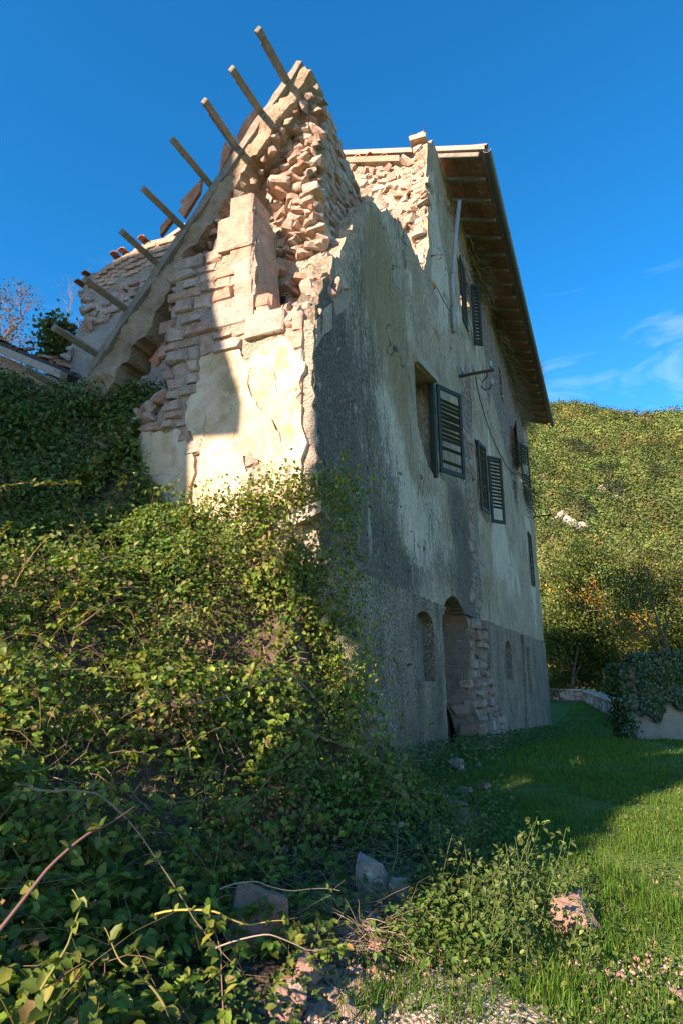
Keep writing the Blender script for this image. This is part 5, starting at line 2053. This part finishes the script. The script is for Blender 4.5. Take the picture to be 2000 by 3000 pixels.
cl = obj('creeper_leaves', arr_mesh('creeper_leaves', V, [F], M['leaf'], col=C))
tag(cl, 'leafy creeper climbing over the lit corner of the gable', 'creeper', kind='stuff')

# fluffy clematis seed heads
heads = []
for (px, py, y) in ((970, 1705, 4.85), (985, 1720, 4.9), (955, 1735, 4.88), (948, 1760, 4.86), (975, 1780, 4.9), (955, 1815, 4.85), (1000, 1870, 4.85), (1015, 1895, 4.9), (1035, 1900, 4.92), (1045, 1890, 4.95), (1020, 1920, 4.9), (870, 1730, 4.85), (880, 1755, 4.85), (1010, 1960, 4.9), (1030, 1965, 4.9), (860, 1700, 4.9)):
    heads.append(at(px, py, y))
paths = []
for c0 in heads:
    for k in range(46):
        d_ = rand_dirs(1)[0]
        L = random.uniform(.02, .055)
        s0 = np.array(c0) + rng.normal(0, .016, 3)
        paths.append((np.array([s0, s0 + d_ * L * .6, s0 + d_ * L + np.array([0, 0, -.006])]), np.array([.0012, .0009, .0005]), (.42, .38, .28)))
V, F, C = tubes(paths, 3)
hd = obj('seed_heads', arr_mesh('seed_heads', V, [F], M['twig'], col=C))
tag(hd, 'fluffy pale clematis seed heads hanging by the house corner', 'seed heads', kind='stuff')

# grey timber lintel under the creeper
pl = house_thing('timber_lintel', -.05, .0, 2.95)
u0, z0 = gab(938, 1482, -.1)
u1, z1 = gab(800, 1545, -.1)
bm = bmesh.new()
prism(bm, [(u0 - .02, z0 - 2.95 + .05), (u1, z1 - 2.95 + .06), (u1, z1 - 2.95 - .08), (u0 - .02, z0 - 2.95 - .06)], lambda a, b, d_: (d_, a, b), -.07, .06)
bm_obj('beam', bm, M['greywood'], pl)
tag(pl, 'grey weathered timber lintel half hidden by creeper at the corner', 'lintel')


# individual canes that stand out
def leaf_mesh(name, colr, L=1.0, W=.7):
    V, F, C = leaf_arrays(np.zeros((1, 3)), np.array([[1.0, 0, 0]]), np.array([[0, 0, 1.0]]), np.array([L]), np.array([W]), np.array([colr]), True)
    return arr_mesh(name, V, [F], M['leaf'], col=C)


CANE_LEAVES = [leaf_mesh('leaf', c_) for c_ in ((.10, .15, .025), (.14, .19, .03), (.08, .13, .022), (.18, .20, .04), (.12, .17, .03))]


def cane(pts, label, r=.006, leaf=.065, every=.06, colr=(.17, .09, .08), bare=0.0, group='arching bramble canes'):
    pts = np.array(pts)
    # smooth
    t = np.linspace(0, len(pts) - 1, 18)
    i = np.clip(t.astype(int), 0, len(pts) - 2)
    f = (t - i)[:, None]
    f = f * f * (3 - 2 * f) * .4 + f * .6
    q = pts[i] * (1 - f) + pts[i + 1] * f
    ln_ = np.linalg.norm(q[-1] - q[0])
    w_ = np.linspace(0, 1, len(q))[:, None]
    q = q + ln_ * .035 * np.sin(w_ * 7 + random.uniform(0, 6)) * np.array([[.4, .2, 1]]) + ln_ * .06 * np.sin(w_ * math.pi) * np.array([[0, 0, 1.0]])
    e = empty('bramble_cane', tuple(q[0]))
    tag(e, label, 'bramble cane', group)
    V, F, C = tubes([(q - q[0], np.linspace(r, r * .35, len(q)), colr)], 6)
    obj('stem', arr_mesh('stem', V, [F], M['twig'], col=C, smooth=True), e)
    seg = np.linalg.norm(np.diff(q, axis=0), axis=1)
    acc = np.concatenate([[0], np.cumsum(seg)])
    s = acc[-1] * bare
    while s < acc[-1]:
        p_ = np.array([np.interp(s, acc, q[:, k]) for k in range(3)])
        for k in range(3):
            a_ = norm(rand_dirs(1)[0] * np.array([1, 1, .5]) + np.array([.1, -.35, .05]))
            nn_ = norm(np.array([0, -.4, 1]) + .5 * rand_dirs(1)[0])
            s_ = norm(np.cross(nn_, a_))
            nn_ = np.cross(a_, s_)
            sc_ = leaf * random.uniform(.7, 1.2)
            o = bpy.data.objects.new('leaf', random.choice(CANE_LEAVES))
            link(o, e, tuple(p_ - q[0]), Matrix(np.stack([a_, s_, nn_], 1).tolist()).to_euler(), (sc_,) * 3)
        s += every * random.uniform(.7, 1.4)
    return e


def px_path(l):
    return [at(*q) for q in l]


cane(px_path([(820, 2150, 4.1), (930, 2160, 4.0), (1040, 2200, 3.95), (1130, 2270, 3.95), (1170, 2380, 3.95), (1230, 2420, 3.95), (1300, 2440, 3.95)]), 'leafy bramble cane arching over the grass, its tip reaching farthest right', .006, .062, .07)
cane(px_path([(-40, 2770, 2.0), (120, 2600, 2.1), (280, 2460, 2.2), (400, 2350, 2.3)]), 'thick purplish bramble stem slanting up at lower left', .007, .048, .13, (.15, .085, .075), .1)
cane(px_path([(60, 2265, 2.4), (180, 2330, 2.4), (260, 2400, 2.42), (400, 2540, 2.45), (560, 2690, 2.5), (720, 2810, 2.55)]), 'long thin dry cane crossing from upper left to the rubble', .0045, .042, .16, (.22, .16, .11), .05)
cane(px_path([(640, 2420, 3.4), (760, 2330, 3.35), (840, 2240, 3.4), (900, 2200, 3.5)]), 'bramble cane with bright trefoil leaves over the dark hollow', .005, .06, .14)
cane(px_path([(450, 2690, 2.35), (640, 2700, 2.35), (740, 2720, 2.4), (830, 2715, 2.45)]), 'yellow sunlit branching shoot in front of the pale stone', .004, .022, .06, (.42, .33, .08))
cane(px_path([(-30, 1440, 4.2), (80, 1432, 4.2), (160, 1425, 4.2), (230, 1420, 4.25)]), 'bramble cane reaching in from the left edge into the light', .005, .055, .045)
cane(px_path([(50, 1700, 3.8), (90, 1640, 3.75), (140, 1585, 3.7), (175, 1560, 3.7)]), 'reddish dry shoot standing up at the left edge', .004, .025, .05, (.34, .20, .10))
cane(px_path([(215, 1845, 3.3), (300, 1790, 3.25), (380, 1750, 3.25), (450, 1735, 3.3)]), 'bare dark cane lying across the lit brambles', .005, .04, .3, (.13, .08, .07), .5)
cane(px_path([(1010, 1560, 4.75), (1030, 1640, 4.7), (1045, 1700, 4.7), (1050, 1740, 4.7)]), 'thin trailing shoot dangling before the dark wall', .003, .045, .12, (.30, .18, .10))
cane(px_path([(1000, 1450, 4.9), (1020, 1520, 4.8), (1010, 1600, 4.8), (1060, 1640, 4.8)]), 'leafy creeper shoot hanging at the house corner', .003, .055, .04)
cane(px_path([(560, 2060, 3.6), (720, 2030, 3.6), (860, 2020, 3.65), (950, 2060, 3.7)]), 'pale cane lying level across the middle of the thicket', .004, .05, .2, (.27, .19, .12), .3)
cane(px_path([(120, 2900, 1.9), (200, 2780, 1.95), (230, 2680, 2.0), (215, 2600, 2.05)]), 'shoot with broad yellow-green leaves at bottom left', .004, .05, .07, (.20, .20, .05), group='arching bramble canes')
cane(px_path([(480, 2960, 2.1), (360, 2830, 2.1), (300, 2730, 2.15)]), 'shoot with oval leaves at the bottom of the thicket', .004, .048, .08, (.2, .18, .06))
cane(px_path([(620, 2780, 2.6), (780, 2775, 2.6), (900, 2790, 2.65), (980, 2780, 2.7)]), 'dry grey twig reaching over the rubble', .003, .03, .5, (.35, .29, .22), .9)
cane(px_path([(640, 2620, 2.9), (760, 2600, 2.9), (870, 2625, 2.95), (990, 2625, 3.0)]), 'forked dry twig above the pale stone', .003, .03, .5, (.33, .26, .18), .9)

# ---------------- grass
def blades(X, Y, h, w, cols, wts, lean_=.35):
    n = len(X)
    Z = soil_z(X, Y) - .01
    B = np.stack([X, Y, Z], 1)
    a = rng.uniform(0, 2 * math.pi, n)
    s = np.stack([np.cos(a), np.sin(a), np.zeros(n)], 1)
    f = np.stack([-np.sin(a), np.cos(a), np.zeros(n)], 1) * rng.uniform(.1, 1.0, (n, 1)) * lean_ * 2
    h = h[:, None]
    w = w[:, None]
    up = np.array([0, 0, 1.0])
    p = [B - s * w, B + s * w, B + up * h * .55 + f * h * .28 + s * w * .75, B + up * h * .55 + f * h * .28 - s * w * .75, B + up * h * .95 + f * h * .95]
    V = np.stack(p, 1).reshape(-1, 3)
    b = np.arange(n)[:, None] * 5
    return V, b + np.array([[0, 1, 2, 3]]), b + np.array([[3, 2, 4]]), np.repeat(palette(n, cols, wts), 5, 0)


GRASS = [(.085, .20, .022), (.115, .245, .028), (.062, .155, .02), (.19, .25, .05), (.28, .25, .11)]
GW = [4, 4, 3, 1.2, .5]


def scatter_grass(n, x0, x1, y0, y1, h0, h1, w0, w1, power=1.0):
    X = rng.uniform(x0, x1, n)
    Y = y0 + (y1 - y0) * rng.uniform(0, 1, n) ** power
    u = (X - CRN[0]) * D2[0] + (Y - CRN[1]) * D2[1]
    v = (X - CRN[0]) * D1[0] + (Y - CRN[1]) * D1[1]
    g = gravel_amount(X, Y)
    tuft = np.array([mnoise.noise(Vector((a * 1.6, b * 1.6, 0))) + .7 * mnoise.noise(Vector((a * 4.2, b * 4.2, 3))) for a, b in zip(X, Y)])
    ok = (is_bank(X, Y) < .6) & ~((u > -.02) & (v > -.2)) & (rng.random(n) > g * 1.25 - .25 * tuft) & (tuft > -.75 + .35 * rng.random(n))
    inframe = np.abs(X) < .75 * Y + 1.0
    ok &= inframe
    X, Y, tuft = X[ok], Y[ok], tuft[ok]
    h = rng.uniform(h0, h1, len(X)) * (1 + .55 * np.clip(tuft, -.6, 1.2))
    return blades(X, Y, h, rng.uniform(w0, w1, len(X)), GRASS, GW)


sets = [scatter_grass(110000, -.2, 5.0, 2.2, 8.0, .025, .078, .0016, .0032, .9), scatter_grass(60000, 0, 12, 7.5, 19, .04, .11, .004, .007, .9), scatter_grass(45000, 2, 20, 18, 46, .05, .14, .009, .016, .9)]
# longer tufts
for (px, py) in ((1640, 2925), (1600, 2960), (1900, 2520), (1870, 2480), (1370, 2980), (1850, 2650), (1760, 2780), (1200, 2940), (1080, 2960), (1800, 2600), (1950, 2700)):
    r_ = ray(px, py)
    p = ORG + r_ * ((.17 - EYE) / r_[2])
    k = 240
    X = p[0] + rng.normal(0, .075, k)
    Y = p[1] + rng.normal(0, .075, k)
    sets.append(blades(X, Y, rng.uniform(.05, .12, k), rng.uniform(.002, .003, k), GRASS, GW, .45))
VV, Q, T, CC, b0 = [], [], [], [], 0
for V, q, t_, c_ in sets:
    VV.append(V)
    Q.append(q + b0)
    T.append(t_ + b0)
    CC.append(c_)
    b0 += len(V)
gr = obj('grass', arr_mesh('grass', np.concatenate(VV), [np.concatenate(Q), np.concatenate(T)], M['grass'], col=np.concatenate(CC)))
tag(gr, 'short green grass covering the track beside the house', 'grass', kind='stuff')

# low weeds and clover among the grass and along the wall foot
def weed_leaves(n, fx, hmax, L0, L1, cols, wts):
    X, Y = fx(n)
    Z = soil_z(X, Y) + rng.uniform(0, 1, len(X)) * hmax
    n = len(X)
    nr = norm(np.array([0, -.2, 1.0]) + .6 * rand_dirs(n))
    ax = norm(np.cross(nr, rand_dirs(n)))
    L = rng.uniform(L0, L1, n)
    return leaf_arrays(np.stack([X, Y, Z], 1), ax, nr, L, L * .6, palette(n, cols, wts), True)


def foot(n):
    v = rng.uniform(.6, 20, n) ** 1.0
    u = -.06 - np.abs(rng.normal(0, .38, n))
    return CRN[0] + D1[0] * v + D2[0] * u, CRN[1] + D1[1] * v + D2[1] * u


def lawn(n):
    y = rng.uniform(2.3, 9, n)
    x = rng.uniform(.0, 1, n) * (y * .62 + .5) + .1
    ok = is_bank(x, y) < .8
    return x[ok], y[ok]


def hollow(n):
    c_ = np.array([(.75, 4.2), (.9, 4.8), (.62, 3.7), (1.1, 5.6), (.45, 3.2)])[rng.integers(0, 5, n)]
    p_ = c_ + rng.normal(0, .22, (n, 2))
    return p_[:, 0], p_[:, 1]


def lowbank(n):
    y = rng.uniform(2.1, 4.8, n)
    x = np.interp(y, [2.1, 3.0, 4.0, 4.8], [-.45, -.35, -.05, .35]) + rng.normal(0, .26, n)
    t_ = np.array([mnoise.noise(Vector((a * 3, b * 3, 1))) for a, b in zip(x, y)])
    ok = (t_ > -.15) & (gravel_amount(x, y) < .75)
    return x[ok], y[ok]


WEED = [(.055, .115, .022), (.08, .15, .028), (.11, .175, .034), (.15, .18, .04)]
sets = [weed_leaves(9000, foot, .32, .03, .07, WEED, [3, 3, 2, 1]), weed_leaves(16000, lawn, .05, .012, .03, WEED, [2, 3, 3, 1]), weed_leaves(6000, hollow, .20, .02, .045, WEED, [3, 3, 2, .5]), weed_leaves(4500, lowbank, .16, .018, .045, WEED, [3, 3, 2, 1])]
VV, Q, CC, b0 = [], [], [], 0
for V, q, c_ in sets:
    VV.append(V)
    Q.append(q + b0)
    CC.append(c_)
    b0 += len(V)
wd = obj('low_weeds', arr_mesh('low_weeds', np.concatenate(VV), [np.concatenate(Q)], M['leaf'], col=np.concatenate(CC)))
tag(wd, 'low leafy weeds along the foot of the wall and bank', 'weeds', kind='stuff')


# tall leafy herbs beside the bank
def herb(base, stems, h, label, leaf=.03, lean_dir=(0.2, 0, 0)):
    base = np.array(base)
    e = empty('leafy_herb', tuple(base))
    tag(e, label, 'plant', 'tall leafy herbs at the foot of the bank')
    paths, LP = [], []
    for k in range(stems):
        d_ = norm(np.array([0, 0, 1.0]) + rng.normal(0, .28, 3) * np.array([1, 1, .2]) + np.array(lean_dir) * random.uniform(0, 1.5))
        L = h * random.uniform(.55, 1.05)
        pts = [np.append(rng.normal(0, .10, 2), -.02)]
        for j in range(6):
            d_ = norm(d_ + rng.normal(0, .07, 3))
            pts.append(pts[-1] + d_ * L / 6)
        pts = np.array(pts)
        paths.append((pts, np.linspace(.0026, .0012, 7), (.09, .13, .04)))
        for s in np.linspace(.8, 6, int(L / .022)):
            i = min(5, int(s))
            p_ = pts[i] + (pts[i + 1] - pts[i]) * (s - i)
            tw = norm(rand_dirs(1)[0] * np.array([1, 1, .3]))
            c0 = p_ + tw * random.uniform(.015, .05)
            for j in range(3):
                LP.append((c0, norm(tw + rand_dirs(1)[0] * .7)))
    V, F, C = tubes(paths, 4)
    tag(obj('stems', arr_mesh('stems', V, [F], M['twig'], col=C, smooth=True), e), kind='stuff')
    P = np.array([a for a, b in LP])
    ax = np.array([b for a, b in LP])
    n = len(P)
    nr = norm(np.array([0, -.3, 1.0]) + .5 * rand_dirs(n))
    L = leaf * rng.uniform(.65, 1.25, n)
    V, F, C = leaf_arrays(P, ax, nr, L, L * .55, palette(n, [(.075, .135, .035), (.11, .175, .045), (.055, .10, .03), (.16, .20, .06)], [3, 3, 2, 1]), True)
    tag(obj('leaves', arr_mesh('leaves', V, [F], M['leaf'], col=C), e), kind='stuff')


for (x, y, ns, h, lab) in ((.80, 3.35, 10, .62, 'tall clover-like herb leaning right, its tip the highest of the clump'), (1.00, 3.55, 10, .46, 'bushy clover-like herb nearest the pink boulder'), (.62, 3.15, 11, .42, 'low clover-like herb at the near edge of the clump'),
                          (.95, 3.1, 10, .36, 'short clover-like herb in front of the clump over gravel'), (.62, 3.75, 12, .5, 'dark leafy herb at the foot of the bramble bank'), (.80, 4.15, 12, .5, 'dark leafy herb close to the broken rubble heap')):
    herb((x, y, float(soil_z(np.array(x), np.array(y)))), ns, h, lab, lean_dir=(.22, 0, 0))

# ---------------- loose rocks
M['boulder'] = mat_stone('tan_boulder', 'object', .72)
BIG = []
for i in range(8):
    me_ = shard_mesh('boulder', 710 + i, M['boulder'], 15)
    bm = bmesh.new()
    bm.from_mesh(me_)
    bmesh.ops.subdivide_edges(bm, edges=list(bm.edges), cuts=3, use_grid_fill=True)
    bmesh.ops.triangulate(bm, faces=bm.faces)
    for v_ in bm.verts:
        v_.co *= .93 + .10 * mnoise.noise(v_.co * 3 + Vector((i * 7, 0, 0))) + .05 * mnoise.noise(v_.co * 8)
    bm.to_mesh(me_)
    bm.free()
    BIG.append(me_)


def ground_at(px, py):
    r_ = norm(ray(px, py))
    for t in np.arange(1.5, 40, .01):
        p_ = ORG + r_ * t
        if p_[2] < float(soil_z(p_[0], p_[1])):
            return p_
    return ORG + r_ * 10


def rock(px, py, size, label, name='boulder', sink=.25, rotz=None, group=None):
    if name == 'boulder' and px < 1600:
        size = tuple(q * .74 for q in size)
    p_ = ground_at(px, py)
    o = bpy.data.objects.new(name, BIG[random.randrange(len(BIG))])
    link(o, None, (p_[0], p_[1], p_[2] + size[2] * (.5 - sink)), (random.gauss(0, .15), random.gauss(0, .15), random.uniform(0, 6) if rotz is None else rotz), size)
    tag(o, label, 'rock', group)
    return o


rock(1700, 2728, (.29, .26, .22), 'pink boulder lying alone in the sunlit grass', sink=.22, rotz=.4)
rock(905, 2915, (.20, .15, .24), 'upright pink rock at the foot of the bank', sink=.15)
rock(940, 2835, (.13, .11, .13), 'small reddish rock behind the upright pink rock', sink=.15)
rock(870, 2935, (.12, .12, .13), 'small pink rock left of the upright pink rock', sink=.15)
rock(765, 2790, (.42, .28, .40), 'large pale stone half buried under dry twigs', sink=.1, rotz=.2)
rock(1100, 2640, (.32, .26, .38), 'tall tan stone leaning out of the bank', sink=.1)
rock(1160, 2680, (.20, .18, .30), 'narrow tan stone to the right of the leaning stone', sink=.1)
rock(1060, 2760, (.22, .18, .2), 'mossy stone low in the earth bank', sink=.2)
rock(835, 2990, (.22, .2, .18), 'red-brown rock at the bottom edge', sink=.25)
rock(1330, 2420, (.42, .30, .30), 'broken heap stone below the house wall, largest of the heap', sink=.2)
rock(1362, 2440, (.25, .22, .22), 'jagged stone on the right of the heap below the wall', sink=.2)
rock(1310, 2380, (.30, .26, .22), 'flat stone on top of the heap below the wall', sink=.1)
rock(1362, 2340, (.24, .22, .18), 'pale square stone in the weeds by the wall', sink=.15)
rock(1335, 2260, (.30, .24, .26), 'reddish stone lying at the mouth of the arched recess', sink=.1)
rock(960, 2420, (.34, .26, .26), 'dusty stone in the dark hollow of the thicket', sink=.1)
rock(20, 1690, (.5, .3, .2), 'flat rock at the left edge among the brambles', sink=-.6)
for k in range(34):
    t_ = random.random()
    px = float(np.interp(t_, [0, .3, .6, 1], [1345, 1310, 1090, 880])) + random.gauss(0, 45)
    py = float(np.interp(t_, [0, .3, .6, 1], [2300, 2430, 2690, 2900])) + random.gauss(0, 40)
    s = random.uniform(.05, .13)
    rock(px, py, (s * 1.4, s, s * .8), 'pinkish stone tumbled down the bank below the house wall', 'rubble_stone', .2, group='stones tumbled from the wall')
for k in range(44):
    px, py = random.uniform(830, 1330), random.uniform(2790, 2995)
    s = random.uniform(.025, .085)
    rock(px, py, (s * 1.4, s, s * .7), 'small pinkish stone scattered on the gravel at the bank foot', 'small_stone', .3, group='small stones on the gravel')
for k in range(16):
    px, py = random.uniform(1780, 1995), random.uniform(2380, 2950)
    s = random.uniform(.025, .06)
    rock(px, py, (s * 1.4, s, s * .6), 'small pale stone in the worn track at right', 'small_stone', .35, group='small stones in the track')

# gravel
n = 5200
pts = []
while len(pts) < n:
    x, y = random.uniform(-.3, 4.5), random.uniform(2.3, 9.0)
    if random.random() < float(gravel_amount(np.array(x), np.array(y))) * (1.0 if y < 4 else .4):
        pts.append((x, y))
pts = np.array(pts)
Z = soil_z(pts[:, 0], pts[:, 1]) + .004
oct_v = np.array([(1, 0, 0), (-1, 0, 0), (0, 1, 0), (0, -1, 0), (0, 0, 1), (0, 0, -1)], float)
oct_f = np.array([(0, 2, 4), (2, 1, 4), (1, 3, 4), (3, 0, 4), (2, 0, 5), (1, 2, 5), (3, 1, 5), (0, 3, 5)])
sz = rng.uniform(.003, .012, (n, 1, 1)) * rng.uniform(.6, 1.4, (n, 1, 3))
V = np.stack([pts[:, 0], pts[:, 1], Z], 1)[:, None, :] + (oct_v[None] + rng.normal(0, .22, (n, 6, 3))) * sz
F = (np.arange(n)[:, None, None] * 6 + oct_f[None]).reshape(-1, 3)
gv = obj('gravel', arr_mesh('gravel', V.reshape(-1, 3), [F], M['stone_tone'], tone=np.repeat(rng.random(n), 6)))
tag(gv, 'pale crushed gravel showing through the thin grass', 'gravel', kind='stuff')


# ---------------- dry plants on the wall below the eave
def tuft(v, u, z, n, L, cols, label, name='wall_tuft', droop=1.0):
    base = to_world(v, u, z)
    e = empty(name, tuple(base), math.pi / 2 - A)
    tag(e, label, 'wall plant', 'dry plants on the wall')
    paths = []
    for k in range(n):
        d_ = norm(np.array([random.gauss(0, .5), -abs(random.gauss(.7, .4)), random.gauss(.2, .6)]))
        pts = [np.array([random.gauss(0, .35), 0, random.gauss(0, .3)])]
        LL = L * random.uniform(.4, 1.1)
        for j in range(4):
            d_ = norm(d_ + np.array([0, 0, -.32 * droop]) + rng.normal(0, .12, 3))
            pts.append(pts[-1] + d_ * LL / 4)
        paths.append((np.array(pts), np.linspace(.009, .003, 5), random.choice(cols)))
    V, F, C = tubes(paths, 3)
    tag(obj('stalks', arr_mesh('stalks', V, [F], M['twig'], col=C), e), kind='stuff')


DRY = [(.24, .20, .13), (.16, .14, .08), (.32, .27, .18), (.10, .12, .05)]
for i, (x, y) in enumerate(((1378, 745), (1395, 830), (1440, 900), (1455, 970), (1475, 1030), (1490, 1090), (1505, 1150), (1525, 1210))):
    v, z = lng(x, y, -.02)
    tuft(v, -.02, z, 170, .75 + .03 * i, DRY, 'tuft of dry grass on the wall just under the eave')
v, z = lng(1535, 1450)
tuft(v, -.02, z, 160, .8, [(.04, .06, .02), (.06, .07, .03), (.10, .09, .05)], 'dark bushy plant growing from the far wall below the shutters')
v, z = lng(1500, 1330)
tuft(v, -.02, z, 120, .7, [(.04, .06, .02), (.06, .07, .03), (.10, .09, .05)], 'dark plant rooted in the bare masonry left of the far shutters')
v, z = 17.5, eave_z(EU, .2)
tuft(v, EU - .06, z, 26, .35, [(.06, .08, .02), (.10, .10, .03)], 'small weed sprouting from the gutter', droop=-.3)
